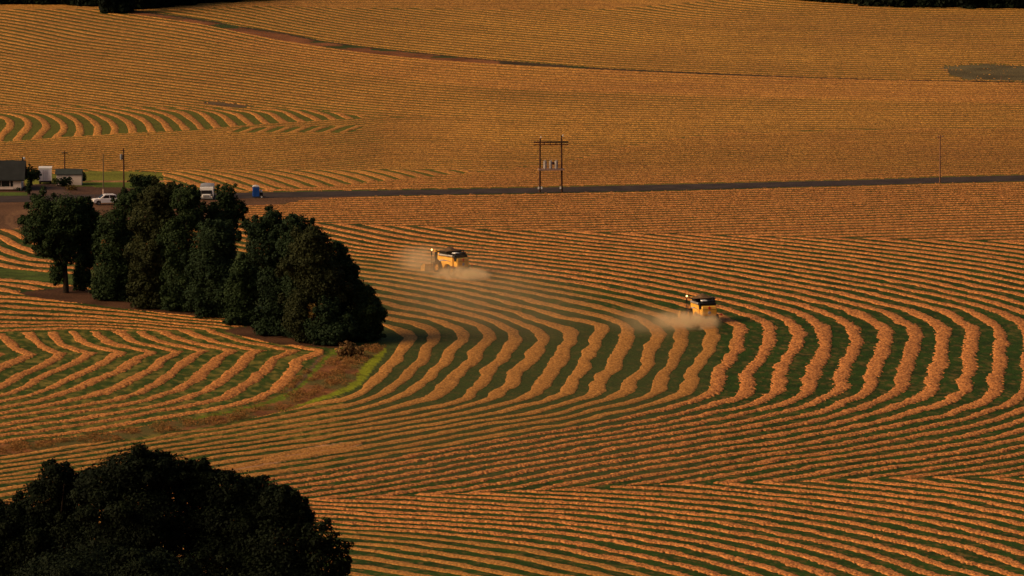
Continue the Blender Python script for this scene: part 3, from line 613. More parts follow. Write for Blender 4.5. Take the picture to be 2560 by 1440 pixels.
def tree(name, label, base, lobes, trunk=None, m=LEAF, group=None, cat="tree", dens=760, size=0.31, seed=1, depth=0.9, clear=None, sub=7, subr=0.5, spray=1.0):
    """base: photo place of the foot; lobes: (cx, cy, rx, ry) of the crown masses seen from the viewer, turned into real metres at that distance"""
    rng = random.Random(seed); g = P(*base); g.z = 0; k = mpp(*base)
    root = empty(name, g, 0, label, cat, group)
    bl = []; area = 0
    for (cx, cy, rx, ry) in lobes:
        X = (cx - base[0]) * k; Z = (base[1] - cy) * k / cp; RX = rx * k; RZ = ry * k / cp; RY = RX * depth; oy = rng.uniform(-0.25, 0.25) * RX
        bl.append((X, oy, Z, RX * 0.92, RY * 0.92, RZ * 0.92)); area += RX * RZ
        for i in range(sub):
            u = rng.uniform(0, 2 * math.pi); w = rng.uniform(-0.9, 1.0); q = math.sqrt(max(0, 1 - w * w)); f = rng.uniform(0.62, 0.88)
            s = rng.uniform(0.6, 1.1) * subr * 0.72
            bl.append((X + RX * f * q * math.cos(u), oy + RY * f * q * math.sin(u), Z + RZ * f * w, RX * s, RY * s, min(RX, RZ) * s))
        for i in range(sub):
            u = rng.uniform(0, 2 * math.pi); w = rng.uniform(-0.8, 1.0); q = math.sqrt(max(0, 1 - w * w)); f = rng.uniform(0.93, 0.98 + 0.18 * spray); s = rng.uniform(0.12, 0.24)
            bl.append((X + RX * f * q * math.cos(u), oy + RY * f * q * math.sin(u), Z + RZ * f * w, RX * s, RY * s, min(RX, RZ) * s * rng.uniform(.7, 1.5)))
    bl = [b for b in bl if b[2] + b[5] * 0.3 > 0]
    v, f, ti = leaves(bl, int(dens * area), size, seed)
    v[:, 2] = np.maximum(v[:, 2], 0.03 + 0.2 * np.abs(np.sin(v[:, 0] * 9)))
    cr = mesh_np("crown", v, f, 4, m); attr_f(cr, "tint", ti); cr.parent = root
    # tapered trunk with limbs reaching into the lobes
    tb = MB(); top = max(b[2] for b in bl) * 0.68; tx, tw = (0, 0.32) if trunk is None else trunk
    pts = [Vector((0, 0, -0.1))]; n = 6
    for i in range(1, n + 1): pts.append(Vector((tx * (i / n) ** 1.5 + rng.uniform(-.15, .15), rng.uniform(-.15, .15), top * i / n)))
    for i in range(n): tb.tube(pts[i], pts[i + 1], tw * (1 - 0.8 * i / n), tw * (1 - 0.8 * (i + 1) / n), 9)
    for b in bl[::max(1, len(bl) // 14)]:
        s = pts[min(n - 1, max(1, int(n * 0.55 * b[2] / top)))]; e = Vector(b[:3]); mid_ = s.lerp(e, 0.5) + Vector((0, 0, 0.12 * (e - s).length))
        tb.tube(s, mid_, tw * 0.38, tw * 0.24, 6); tb.tube(mid_, e, tw * 0.24, 0.03, 6)
    tb.build("trunk", BARK, root)
    return root

GG = "trees of the dark grove in the middle of the field"
def grove(label, base, lobes, **k):
    if base[0] > 250: lobes = [(x, y, rx * 1.14, ry * 1.04) for x, y, rx, ry in lobes] + [(base[0] - 16, base[1] - 20, 40, 30), (base[0] + 20, base[1] - 16, 34, 24)]
    return tree("tree", label, base, lobes, group=GG, **k)
grove("spreading tree on a bare dark trunk at the left end of the grove", (165, 732), [(110, 530, 42, 45), (165, 525, 52, 42), (95, 575, 48, 42), (150, 585, 62, 48), (195, 560, 40, 52), (112, 625, 34, 20), (175, 630, 40, 35), (143, 678, 22, 38), (72, 552, 26, 12)], trunk=(-0.4, 0.5), seed=11, sub=6, dens=760)
grove("narrow tree leaning in right behind the bare-trunked tree", (208, 728), [(205, 690, 26, 42), (225, 620, 30, 55), (238, 560, 26, 36), (220, 515, 14, 26)], seed=12)
grove("tall broad tree behind the bonnet of the white pickup", (285, 752), [(322, 512, 36, 36), (286, 560, 40, 42), (300, 610, 52, 60), (278, 680, 42, 66), (320, 700, 40, 50), (345, 490, 28, 26)], seed=13)
grove("tallest dense tree in the left half of the grove", (378, 772), [(398, 492, 42, 36), (375, 545, 52, 50), (420, 570, 46, 46), (372, 635, 52, 60), (372, 705, 44, 60), (432, 480, 14, 24)], m=LEAF_B, seed=14)
grove("dense olive-dark tree between the tallest tree and the truck", (452, 778), [(462, 500, 34, 38), (478, 540, 30, 36), (448, 600, 46, 62), (452, 690, 42, 78), (490, 500, 10, 14)], seed=15, m=LEAF)
grove("slim pointed tree standing just right of the white truck", (566, 770), [(568, 492, 24, 36), (590, 525, 26, 30), (556, 535, 34, 38), (520, 540, 24, 34), (565, 580, 30, 40), (560, 650, 30, 60)], seed=16, dens=560)
grove("rounded tree in front of the slim pointed tree", (536, 793), [(540, 600, 52, 50), (525, 660, 54, 60), (550, 710, 52, 74), (500, 740, 38, 48)], m=LEAF_D, seed=17)
grove("low leafy tree filling the gap right of the rounded tree", (612, 812), [(612, 680, 34, 42), (600, 745, 42, 60), (640, 705, 30, 50)], seed=18, m=LEAF)
grove("tall ragged-topped tree in the right half of the grove", (684, 838), [(682, 550, 26, 28), (640, 572, 30, 28), (700, 590, 36, 34), (660, 620, 46, 50), (690, 690, 44, 76), (690, 775, 36, 58)], m=LEAF_D, seed=19)
grove("tree with a flat right shoulder above the brown-tinted tree", (752, 845), [(742, 566, 36, 30), (765, 580, 18, 20), (735, 620, 44, 48), (745, 720, 40, 100)], m=LEAF_D, seed=20)
grove("brown-tinted domed tree at the right of the grove", (788, 857), [(780, 612, 50, 42), (770, 660, 58, 52), (800, 700, 60, 60), (750, 780, 40, 66)], m=LEAF_B, seed=21, dens=760)
grove("dark tree with spiky right edge beside the brown-tinted dome", (858, 850), [(838, 640, 28, 36), (862, 672, 30, 32), (850, 730, 46, 56), (880, 690, 14, 14), (840, 800, 44, 50)], m=LEAF_D, seed=22)
grove("round bushy tree at the far right tip of the grove", (905, 852), [(905, 742, 34, 34), (915, 785, 42, 42), (895, 815, 48, 36), (935, 770, 22, 24), (952, 790, 12, 14)], m=LEAF, seed=23)
grove("low dark tree at the front foot of the grove's right end", (822, 862), [(815, 790, 36, 44), (830, 830, 50, 30), (790, 820, 30, 32), (860, 815, 30, 34)], m=LEAF_D, seed=24)
tree("shrub", "small rust-red shrub glowing among the dark trees of the grove", (806, 853), [(812, 764, 15, 15), (800, 786, 12, 15), (806, 815, 10, 26)], m=LEAF_R, cat="shrub", seed=25, dens=240, size=0.35).location.y -= 5.0
tree("shrub", "yellow-green shrub just left of the rust-red one in the grove", (788, 854), [(786, 764, 14, 16), (782, 782, 9, 14), (786, 815, 8, 30)], m=LEAF_Y, cat="shrub", seed=26, dens=130, size=0.35).location.y -= 5.0
tree("shrub", "dry brown bush on the weedy waterway below the grove", (878, 893), [(868, 874, 26, 20), (893, 878, 20, 15), (855, 882, 16, 11)], m=leaf_material("dry brush", (0.07, 0.04, 0.015), (0.24, 0.13, 0.05)), cat="bush", seed=27, dens=300, size=0.3)

# trees on the slope in front, only their tops reach into the picture
FG = "near dark trees at the lower left corner"
LEAF_N = leaf_material("near foliage", (0.0025, 0.005, 0.003), (0.011, 0.017, 0.006))  # hill shade over the near trees is put into this almost black leaf colour
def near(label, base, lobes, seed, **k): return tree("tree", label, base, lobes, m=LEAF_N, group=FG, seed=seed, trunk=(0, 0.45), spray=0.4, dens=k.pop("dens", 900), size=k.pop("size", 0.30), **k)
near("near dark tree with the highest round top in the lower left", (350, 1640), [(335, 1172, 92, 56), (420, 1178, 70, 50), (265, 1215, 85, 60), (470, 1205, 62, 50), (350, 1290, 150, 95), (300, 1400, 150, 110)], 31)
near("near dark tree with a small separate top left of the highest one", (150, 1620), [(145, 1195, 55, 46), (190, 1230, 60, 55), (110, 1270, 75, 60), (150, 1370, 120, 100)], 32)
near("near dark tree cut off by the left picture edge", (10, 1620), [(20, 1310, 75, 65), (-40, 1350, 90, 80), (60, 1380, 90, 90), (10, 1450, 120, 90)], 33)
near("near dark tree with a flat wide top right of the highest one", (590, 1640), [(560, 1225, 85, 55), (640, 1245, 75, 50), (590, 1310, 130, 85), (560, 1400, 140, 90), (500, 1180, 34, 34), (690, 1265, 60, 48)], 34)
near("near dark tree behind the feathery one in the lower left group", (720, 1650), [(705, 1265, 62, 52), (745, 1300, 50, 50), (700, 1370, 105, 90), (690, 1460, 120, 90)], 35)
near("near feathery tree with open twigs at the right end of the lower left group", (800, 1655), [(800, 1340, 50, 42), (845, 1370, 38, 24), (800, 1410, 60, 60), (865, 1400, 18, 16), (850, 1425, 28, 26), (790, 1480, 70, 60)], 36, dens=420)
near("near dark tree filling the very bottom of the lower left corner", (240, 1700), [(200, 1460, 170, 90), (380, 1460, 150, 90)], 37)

# woods beyond the top of the field
WG = "dark wood trees along the far edge of the field"
woodspots = [(x, float(lin(FOREST_L, x)) - 1 + (4 if x in (290,) else 0)) for x in (-40, 20, 75, 130, 185, 240, 290, 335, 390, 450, 510, 570, 630)] + [(x, float(lin(FOREST_R, x)) - 1) for x in (1990, 2040, 2095, 2150, 2205, 2260, 2315, 2370, 2425, 2480, 2535, 2590)]
protos = []
names = ["at the far left of the wood", "", ""]
for i, (x, y) in enumerate(woodspots):
    if len(protos) < 3:
        k = [(x, y - 60, 44, 50), (x - 14, y - 30, 40, 34), (x + 14, y - 24, 40, 30), (x, y - 14, 44, 18), (x - 12, y - 4, 40, 15), (x + 14, y - 4, 40, 14)]
        if i == 1: k = [(x, y - 70, 36, 60), (x + 8, y - 34, 38, 36), (x - 10, y - 16, 42, 20), (x, y - 4, 46, 15)]
        if i == 2: k = [(x - 5, y - 52, 48, 40), (x + 12, y - 34, 44, 30), (x, y - 14, 46, 18), (x, y - 4, 48, 15)]
        t_ = tree("wood_tree", "", (x, y), k, m=LEAF_N, group=WG, seed=60 + i, dens=260, size=0.8); protos.append(t_)
    else:
        t_ = copy_tree(protos[i % 3]); t_.location = P(x, y); t_.rotation_euler.z = i * 1.3
        s = 0.9 + 0.25 * ((i * 37) % 10) / 10; t_.scale = (s, s, s)
    ordn = ["first", "second", "third", "fourth", "fifth", "sixth", "seventh", "eighth", "ninth", "tenth", "eleventh", "twelfth", "thirteenth"]
    if x == 290: t_.scale = (1.0, 1.0, 1.2); lab = "dark wood tree reaching lowest into the field above the ditch's upper end"
    elif x < 1000: lab = "%s dark wood tree from the left picture edge along the top of the field" % ordn[i]
    else: lab = "%s dark wood tree counted from the right picture edge along the top of the field" % ordn[24 - i]
    tag(t_, lab, "tree", "dark wood trees along the top of the field")

# farmyard greenery
tree("bush_tree", "wide flat-topped dark tree beside the lawn, behind the grove", (360, 478), [(345, 446, 24, 12), (372, 448, 26, 13), (360, 456, 40, 12), (335, 450, 14, 9)], m=LEAF_D, cat="tree", seed=41, dens=260, size=0.35)
tree("yard_tree", "round dark tree between the house and the white box trailer", (79, 464), [(76, 430, 19, 17), (86, 438, 16, 15), (70, 438, 13, 14), (96, 434, 9, 8)], m=LEAF_D, cat="tree", seed=42, dens=300, size=0.3)
tree("hedge_bush", "dark bush in front of the left end of the white shed", (156, 465), [(150, 452, 20, 9), (168, 450, 14, 8), (164, 459, 20, 9)], m=LEAF_D, cat="bush", seed=43, dens=400, size=0.25)
tree("hedge_bush", "narrow dark bush at the right gable of the white shed", (208, 453), [(209, 442, 8, 12), (208, 449, 7, 7)], m=LEAF_D, cat="bush", seed=44, dens=500, size=0.25)
tree("garden_shrub", "small yellowish shrub at the corner of the drive", (177, 475), [(176, 469, 14, 7), (186, 471, 10, 5)], m=LEAF_Y, cat="shrub", seed=45, dens=500, size=0.2)
tree("garden_shrub", "low dark shrub against the front wall of the house", (46, 477), [(45, 472, 12, 6)], m=LEAF_D, cat="shrub", seed=46, dens=600, size=0.2)
tree("conifer", "slim dark upright conifer between house and drive", (72, 487), [(72, 472, 8, 15), (72, 460, 6, 10)], m=LEAF_D, cat="tree", seed=47, dens=500, size=0.22)

# weeds and tall dry grass in the waterway
rng_ = random.Random(5); wb = []
for poly, cnt in ((WEEDS, 520),):
    while len(wb) < cnt:
        x = rng_.uniform(0, 960); y = rng_.uniform(866, 1140)
        q1, q2 = np.array([x]), np.array([y])
        if inpoly(q1, q2, poly)[0] and not inpoly(q1, q2, LUSH_A)[0] and not inpoly(q1, q2, LUSH_B)[0] and vnoise(q1, q2 * 4, 40.0, 9)[0] > 0.4:
            g = P(x, y); r = rng_.uniform(.35, .9); wb.append((g.x, g.y, r * .25, r, r * 1.2, r * .55))
v, f, ti = leaves(wb, 30000, 0.13, 77, 0.1); v[:, 2] = np.abs(v[:, 2])
w_ = mesh_np("weeds", v, f, 4, leaf_material("dry weeds", (0.12, 0.085, 0.022), (0.36, 0.15, 0.05))); attr_f(w_, "tint", ti * 1.15)
tag(w_, "tall rusty dry weeds filling the grassy waterway", "weeds", kind="stuff")

# ------------------------------------------------------------------ combine harvesters
YEL = mat("yellow machine paint", (0.92, 0.47, 0.06), 0.45, 0.4, noise=(1.2, 0.82)); BLK = mat("black rubber and steel", (0.012, 0.012, 0.014), 0.6, 0.3, noise=(3, 0.6))
TYRE = mat("dusty tyre rubber", (0.035, 0.026, 0.020), 0.95, 0.1, bump=(8, 0.8)); GLASS = mat("dark cab glass", (0.012, 0.014, 0.018), 0.12, 0.6)
STEEL = mat("pale unloading tube metal", (0.48, 0.42, 0.38), 0.35, 0.5, metal=0.3, noise=(1.5, 0.6)); REDL = mat("red reflector", (0.62, 0.03, 0.02), 0.35, 0.5)
GRAIN = mat("heaped grass seed", (0.20, 0.115, 0.060), 0.95, 0.1, noise=(3.0, 0.6), bump=(9, 0.8)); BLUE = mat("blue grey stripe", (0.13, 0.13, 0.24), 0.5, 0.3); BADGE = mat("grey badge", (0.36, 0.30, 0.32), 0.5, 0.3)
WHITE = mat("white paint", (0.88, 0.84, 0.82), 0.5, 0.3, noise=(0.8, 0.85)); GREY = mat("grey metal", (0.20, 0.19, 0.19), 0.6, 0.3, noise=(2, 0.7))
GLOW = mat("warm glowing glass", (1.0, 0.75, 0.4), 0.3, 0.3, emit=((1.0, 0.50, 0.16), 4.0))
HEAD = mat("yellow pickup head paint", (0.62, 0.30, 0.06), 0.6, 0.3, noise=(2, 0.6))

def wheel(name, c, r, w, parent, rimcol, lugs=22, st=1.0):
    m = MB(); h = w / 2; ax = (1, 0, 0)
    m.ring(c, ax, [(r * .55, -h * .8), (r * .82, -h), (r * .97, -h * .8), (r, -h * .4), (r, h * .4), (r * .97, h * .8), (r * .82, h), (r * .55, h * .8)], 28)
    for i in range(lugs):
        t = 2 * math.pi * i / lugs; s = 1 if i % 2 else -1
        y, z = math.cos(t), math.sin(t); q = Vector(c) + Vector((s * h * .45, y * r, z * r)); e = Vector((h * .42, 0, 0)); f = Vector((0, -z, y)) * r * .05; g = Vector((0, y, z)) * r * .06
        vs = [q - e - f, q + e - f + Vector((0, -z, y)) * s * 0, q + e + f, q - e + f]; m.add([v_ for v_ in vs] + [v_ + g for v_ in vs], [(0, 1, 5, 4), (1, 2, 6, 5), (2, 3, 7, 6), (3, 0, 4, 7), (4, 5, 6, 7)])
    m.v = [(x, c[1] + (y - c[1]) * st, z) for x, y, z in m.v]
    wo = m.build(name, TYRE, parent); rm = MB()
    rm.ring(c, ax, [(0.02, -h * .35), (r * .16, -h * .5), (r * .2, -h * .3), (r * .5, -h * .25), (r * .57, -h * .82)], 24); rm.ring(c, ax, [(0.02, h * .35), (r * .16, h * .5), (r * .2, h * .3), (r * .5, h * .25), (r * .57, h * .82)], 24)
    rm.v = [(x, c[1] + (y - c[1]) * st, z) for x, y, z in rm.v]
    rm.build("rim", rimcol, wo); return wo

LEN = 0.76
def squeeze(o):
    for ch in o.children:
        ch.data.transform(Matrix.Diagonal((1, LEN, 1, 1))); squeeze(ch)
def combine(loc, rz, label):
    R = empty("combine_harvester", loc, rz, label, "combine harvester", "yellow combine harvesters working in the field")
    # body shell with wheel arches
    prof = [(-3.0, 1.30), (-3.0, 2.72), (-1.0, 2.80), (0.6, 2.95), (2.25, 2.98), (2.38, 2.45), (2.15, 2.14), (1.65, 2.10), (1.15, 1.90), (0.86, 1.45), (0.74, 0.95), (0.48, 0.72), (0.18, 0.82), (-0.35, 1.38), (-1.0, 1.62), (-1.9, 1.55), (-2.5, 1.30)]
    MB().prism(prof, -1.45, 1.45, 'x', inset=0.12).build("body", YEL, R)
    hood = []
    for (y, z) in [(-2.9, 1.18), (-4.05, 1.12), (-4.28, 1.25), (-4.38, 1.6), (-4.36, 2.25), (-4.22, 2.58), (-4.0, 2.70), (-2.9, 2.76)]: hood.append((y, z))
    ho = MB().prism(hood, -1.22, 1.22, 'x', inset=0.16).build("rear_hood", YEL, R)
    MB().box(-1.12, -0.32, -4.395, -4.36, 2.16, 2.20).box(0.25, 1.02, -4.395, -4.36, 2.16, 2.20).box(-0.28, 0.2, -4.40, -4.36, 2.12, 2.16).build("vent_slit", BLK, ho)
    d = 0.27; e = MB(); e.add([(0.0, -4.41, 2.44 + d), (d, -4.41, 2.44), (0, -4.41, 2.44 - d), (-d, -4.41, 2.44), (0, -4.365, 2.44 + d), (d, -4.365, 2.44), (0, -4.365, 2.44 - d), (-d, -4.365, 2.44)], [(0, 3, 2, 1), (4, 5, 6, 7), (0, 1, 5, 4), (1, 2, 6, 5), (2, 3, 7, 6), (3, 0, 4, 7)])
    e.build("warning_sign", REDL, ho)
    b = MB(); b.ring((0, -4.40, 1.66), (0, -1, 0), [(0.27, -0.03), (0.27, 0.0), (0.24, 0.02), (0.001, 0.02)], 20); bo = b.build("badge", BADGE, ho)
    MB().prism([(-0.16, 1.56), (-0.03, 1.46), (-0.08, 1.64)], -4.435, -4.422, 'y').prism([(0.16, 1.56), (0.03, 1.46), (0.08, 1.64)], -4.435, -4.422, 'y').build("badge_mark", BLUE, bo)
    for sx in (-1, 1):
        s = MB(); y0, z0 = 1.6, 2.05
        up = [(-2.4, 2.12), (-1.2, 2.22), (0.0, 2.28), (0.9, 2.24), (1.75, 2.06)]; lo = [(1.62, 1.88), (0.85, 2.04), (0.0, 2.10), (-1.2, 2.12), (-2.4, 2.06)]
        s.prism(up + lo, sx * 1.455 - 0.006, sx * 1.455 + 0.006, 'x'); so = s.build("side_stripe", BLUE, R)
        MB().prism([(1.55, 1.98), (0.95, 2.12), (0.2, 2.19), (0.2, 2.24), (0.95, 2.19), (1.60, 2.04)], sx * 1.465 - .006, sx * 1.465 + .006).build("stripe_lettering", WHITE, so)  # white lettering of the stripe, drawn as one band
    MB().box(-1.05, 1.05, -3.9, -2.2, 0.75, 1.12).box(-1.15, 1.15, -4.05, -3.6, 0.62, 0.92).box(-0.9, 0.9, -2.2, 2.4, 0.85, 1.5).build("straw_spreader", BLK, R)
    # engine deck
    m = MB(); m.box(-1.25, 1.25, -3.7, -1.1, 2.77, 3.12); m.box(0.25, 1.28, -3.2, -1.3, 3.12, 3.5); m.box(-0.7, 0.1, -2.7, -1.4, 3.12, 3.38); m.ring((1.30, -2.2, 3.2), (1, 0, 0), [(0.42, -0.02), (0.42, .08), (0.05, .10)], 18)
    m.tube((0.95, -2.9, 3.4), (0.95, -2.9, 3.95), 0.08); m.tube((0.45, -3.4, 3.1), (1.0, -3.4, 3.42), 0.05)
    for q in (-1.0, -0.5, 0.1, 0.6, 1.1): m.tube((q, -3.75, 2.72), (q, -3.75, 3.25), 0.022, n=6)
    m.tube((-1.0, -3.75, 3.25), (1.1, -3.75, 3.25), 0.025, n=6); m.tube((-1.0, -3.75, 3.0), (1.1, -3.75, 3.0), 0.02, n=6)
    m.build("engine_deck", BLK, R)
    MB().box(-0.85, 0.0, -3.0, -1.75, 3.385, 3.52, 0.05).build("engine_cover", WHITE, R)
    # grain tank with flared extensions and heap
    m = MB(); m.box(-1.3, 1.3, -0.95, 2.1, 2.99, 3.28)
    a_ = [(-1.3, -0.95), (1.3, -0.95), (1.3, 2.1), (-1.3, 2.1)]; c_ = [(-1.85, -1.45), (1.85, -1.45), (1.85, 2.5), (-1.85, 2.5)]
    vs = [(x, y, 3.28) for x, y in a_] + [(x, y, 3.72) for x, y in c_] + [(x * .985, y * .985, 3.72) for x, y in c_] + [(x * .96, y * .96, 3.32) for x, y in a_]
    m.add(vs, [(i, (i + 1) % 4, 4 + (i + 1) % 4, 4 + i) for i in range(4)] + [(4 + i, 4 + (i + 1) % 4, 8 + (i + 1) % 4, 8 + i) for i in range(4)] + [(8 + i, 8 + (i + 1) % 4, 12 + (i + 1) % 4, 12 + i) for i in range(4)])
    tk = m.build("grain_tank", BLK, R)
    n = 20; vs = [(0.05, 0.5, 4.42)]
    for ring_, zz in ((0.35, 4.08), (0.7, 3.80), (0.96, 3.60)):
        for i in range(n):
            t = 2 * math.pi * i / n; cx, cy = math.cos(t), math.sin(t); q = 1 / max(abs(cx), abs(cy)) if ring_ > 0.9 else 1.05
            vs.append((cx * 1.75 * ring_ * q, 0.5 + cy * 1.85 * ring_ * q, zz + 0.03 * math.sin(i * 5.1)))
    fs = [(0, 1 + i, 1 + (i + 1) % n) for i in range(n)]
    for r in range(2): fs += [(1 + r * n + i, 1 + (r + 1) * n + i, 1 + (r + 1) * n + (i + 1) % n, 1 + r * n + (i + 1) % n) for i in range(n)]
    g = MB(); g.add(vs, fs, True); g.build("grain_heap", GRAIN, R)
    # unloading tube folded back along the left side
    m = MB(); m.tube((-1.55, 1.5, 3.05), (-1.45, -3.2, 3.0), 0.19, 0.17, 14); un = m.build("unloading_tube", STEEL, R)
    MB().tube((-1.45, -3.15, 3.02), (-1.42, -3.75, 2.85), 0.21, 0.2, 12).tube((-1.42, -3.72, 2.9), (-1.42, -3.85, 2.2), 0.2, 0.16, 12).build("spout", BLK, un)
    MB().tube((-1.2, 1.6, 2.9), (-1.58, 1.6, 3.1), 0.24, 0.22, 12).build("elbow", YEL, un)
    # cab
    MB().prism([(2.4, 1.85), (2.38, 3.35), (3.9, 3.35), (4.15, 2.6), (3.95, 1.75), (3.2, 1.7)], -0.98, 0.98, 'x', inset=0.06).build("cab", GLASS, R)
    MB().prism([(2.2, 3.36), (2.2, 3.58), (4.25, 3.56), (4.35, 3.42), (4.2, 3.36)], -1.08, 1.08, 'x', inset=0.05).build("cab_roof", YEL, R)
    MB().box(-1.42, -1.12, 1.75, 2.22, 2.98, 3.72, 0.02).prism([(2.2, 3.60), (2.2, 3.72), (3.6, 3.66), (3.6, 3.60)], -1.5, -0.9).build("pillar", YEL, R)
    rl = MB()
    for y in (2.5, 3.2, 3.9): rl.tube((-1.75, y, 1.6), (-1.75, y, 2.6), 0.025, n=6)
    rl.tube((-1.75, 2.5, 2.6), (-1.75, 3.9, 2.6), 0.025, n=6); rl.tube((-1.75, 2.5, 2.1), (-1.75, 3.9, 2.1), 0.02, n=6); rl.box(-1.78, -1.0, 2.42, 3.95, 1.52, 1.58)
    for z in (0.5, 0.85, 1.2): rl.box(-2.0, -1.6, 3.5, 3.75, z, z + .04)
    rl.tube((-1.98, 3.5, 0.4), (-1.8, 3.5, 2.4), 0.025, n=6); rl.tube((-1.98, 3.75, 0.4), (-1.8, 3.75, 2.4), 0.025, n=6)
    rl.build("ladder", BLK, R)
    ar = MB(); ar.tube((-1.0, 3.7, 3.5), (-1.7, 3.9, 3.62), 0.045, n=8); ar.box(-1.78, -1.6, 3.86, 3.94, 2.7, 3.35); aro = ar.build("mirror_arm", BLK, R)
    MB().ball((-1.7, 3.8, 3.72), 0.15).build("mirror_glow_ball", GLOW, aro)  # small warm glowing ball for the bright spot by the mirror
    for sx in (-1, 1):
        wheel("front_wheel", (sx * 1.62, 1.85, 0.95), 0.95, 0.78, R, HEAD, 22, 1 / LEN)
        wheel("rear_wheel", (sx * 1.50, -3.0, 0.66), 0.66, 0.5, R, HEAD, 16, 1 / LEN)
        MB().tube((sx * 1.3, -4.0, 1.2), (sx * 2.0, -4.15, 1.32), 0.03, n=6).build("marker_stalk", BLK, R)
        MB().box(sx * 2.0 - .15, sx * 2.0 + .15, -4.19, -4.12, 1.2, 1.46, .01).build("tail_reflector", REDL, R)
    MB().box(-1.32, -1.08, -4.30, -4.24, 0.98, 1.16).build("tail_lamp", REDL, R)
    # feeder house and pickup head
    MB().prism([(3.2, 1.1), (3.2, 1.75), (5.1, 0.95), (5.1, 0.25)], -0.7, 0.7).build("feeder_house", YEL, R)
    h = MB(); h.box(-2.35, 2.35, 5.0, 5.12, 0.2, 1.25); h.box(-2.3, 2.3, 5.12, 6.1, 0.2, 0.32)
    ho2 = h.build("pickup_head", HEAD, R)
    for sx in (-1, 1): MB().prism([(4.95, 0.15), (4.9, 1.15), (5.2, 1.35), (5.8, 1.2), (6.4, 0.6), (6.5, 0.15)], sx * 2.42 - 0.06, sx * 2.42 + 0.06).build("head_shield", HEAD, ho2)
    rr_ = MB(); rr_.tube((-2.3, 5.7, 0.55), (2.3, 5.7, 0.55), 0.26, n=14); rr_.build("pickup_reel", BLK, ho2)
    squeeze(R)
    return R
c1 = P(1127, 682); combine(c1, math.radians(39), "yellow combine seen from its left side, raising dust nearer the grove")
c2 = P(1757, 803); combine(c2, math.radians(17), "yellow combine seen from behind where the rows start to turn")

# ------------------------------------------------------------------ dust
def dust(name, label, c, r, dens, rz=0.0, colr=(1.0, 0.78, 0.48), scale=0.16, seed=0.0, low=0.42, group=None):
    m = bpy.data.materials.new("dust"); m.use_nodes = True; n = m.node_tree.nodes; l = m.node_tree.links; n.clear()
    out = n.new("ShaderNodeOutputMaterial"); v = n.new("ShaderNodeVolumePrincipled"); l.new(v.outputs[0], out.inputs["Volume"])
    v.inputs["Color"].default_value = (*colr, 1); v.inputs["Anisotropy"].default_value = 0.1
    tc = n.new("ShaderNodeTexCoord"); ln = n.new("ShaderNodeVectorMath"); ln.operation = 'LENGTH'; l.new(tc.outputs["Object"], ln.inputs[0])
    fa = n.new("ShaderNodeMapRange"); fa.interpolation_type = 'SMOOTHSTEP'; fa.inputs["From Min"].default_value = 0.98; fa.inputs["From Max"].default_value = 0.15; l.new(ln.outputs["Value"], fa.inputs["Value"])
    g = n.new("ShaderNodeNewGeometry"); mp = n.new("ShaderNodeMapping"); mp.inputs["Location"].default_value = (seed, 0, 0); l.new(g.outputs["Position"], mp.inputs["Vector"])
    t = n.new("ShaderNodeTexNoise"); t.inputs["Scale"].default_value = scale; t.inputs["Detail"].default_value = 4; t.inputs["Roughness"].default_value = 0.55; l.new(mp.outputs["Vector"], t.inputs["Vector"])
    r_ = n.new("ShaderNodeMapRange"); r_.inputs["From Min"].default_value = low; r_.inputs["From Max"].default_value = low + 0.22; l.new(t.outputs["Fac"], r_.inputs["Value"])
    mu = n.new("ShaderNodeMath"); mu.operation = 'MULTIPLY'; l.new(fa.outputs["Result"], mu.inputs[0]); l.new(r_.outputs["Result"], mu.inputs[1])
    m2 = n.new("ShaderNodeMath"); m2.operation = 'MULTIPLY'; l.new(mu.outputs[0], m2.inputs[0]); m2.inputs[1].default_value = dens; l.new(m2.outputs[0], v.inputs["Density"])
    b = MB(); b.ball((0, 0, 0), 1.0, 24, 14); o = b.build(name, m); o.location = c; o.scale = r; o.rotation_euler = (0, 0, rz)
    tag(o, label, "dust", group, kind="stuff"); return o
q = P(1150, 695); dust("dust_cloud", "pale dust plume blown out low behind the combine near the grove", (q.x, q.y, 0.4), (5.6, 8, 1.7), 1.0, 0.1, scale=0.75, low=0.42)
q = P(1185, 696); dust("dust_cloud", "small ragged dust puff trailing to the right of the combine near the grove", (q.x, q.y, 0.5), (3.6, 7, 1.2), 0.8, 0.1, scale=0.9, low=0.40, seed=3)
q = P(1062, 674); dust("dust_cloud", "thin dust drifting off to the left of the combine near the grove", (q.x, q.y, 1.0), (6.5, 20, 3.6), 0.11, 0.1, seed=7, scale=0.35, low=0.38)
q = P(1740, 815); dust("dust_cloud", "dense dust plume spilling behind the combine at the turn", (q.x, q.y, 0.5), (4.8, 9, 2.1), 1.1, 0.05, seed=13, scale=0.75, low=0.42)
q = P(1690, 817); dust("dust_cloud", "ragged dust plume drifting left of the combine at the turn", (q.x, q.y, 0.8), (4.6, 10, 2.2), 0.30, 0.05, seed=17, scale=0.6, low=0.40)
q = P(1620, 825); dust("dust_cloud", "thin dust veil farther left of the combine at the turn", (q.x, q.y, 1.0), (8, 20, 2.8), 0.04, 0.1, seed=21, scale=0.3, low=0.36)
q = P(1180, 760); dust("dust_veil", "faint dust hanging over the rows right of the grove", (q.x, q.y, 1.5), (24, 90, 4.0), 0.010, 0.1, seed=31, scale=0.06, low=0.30)

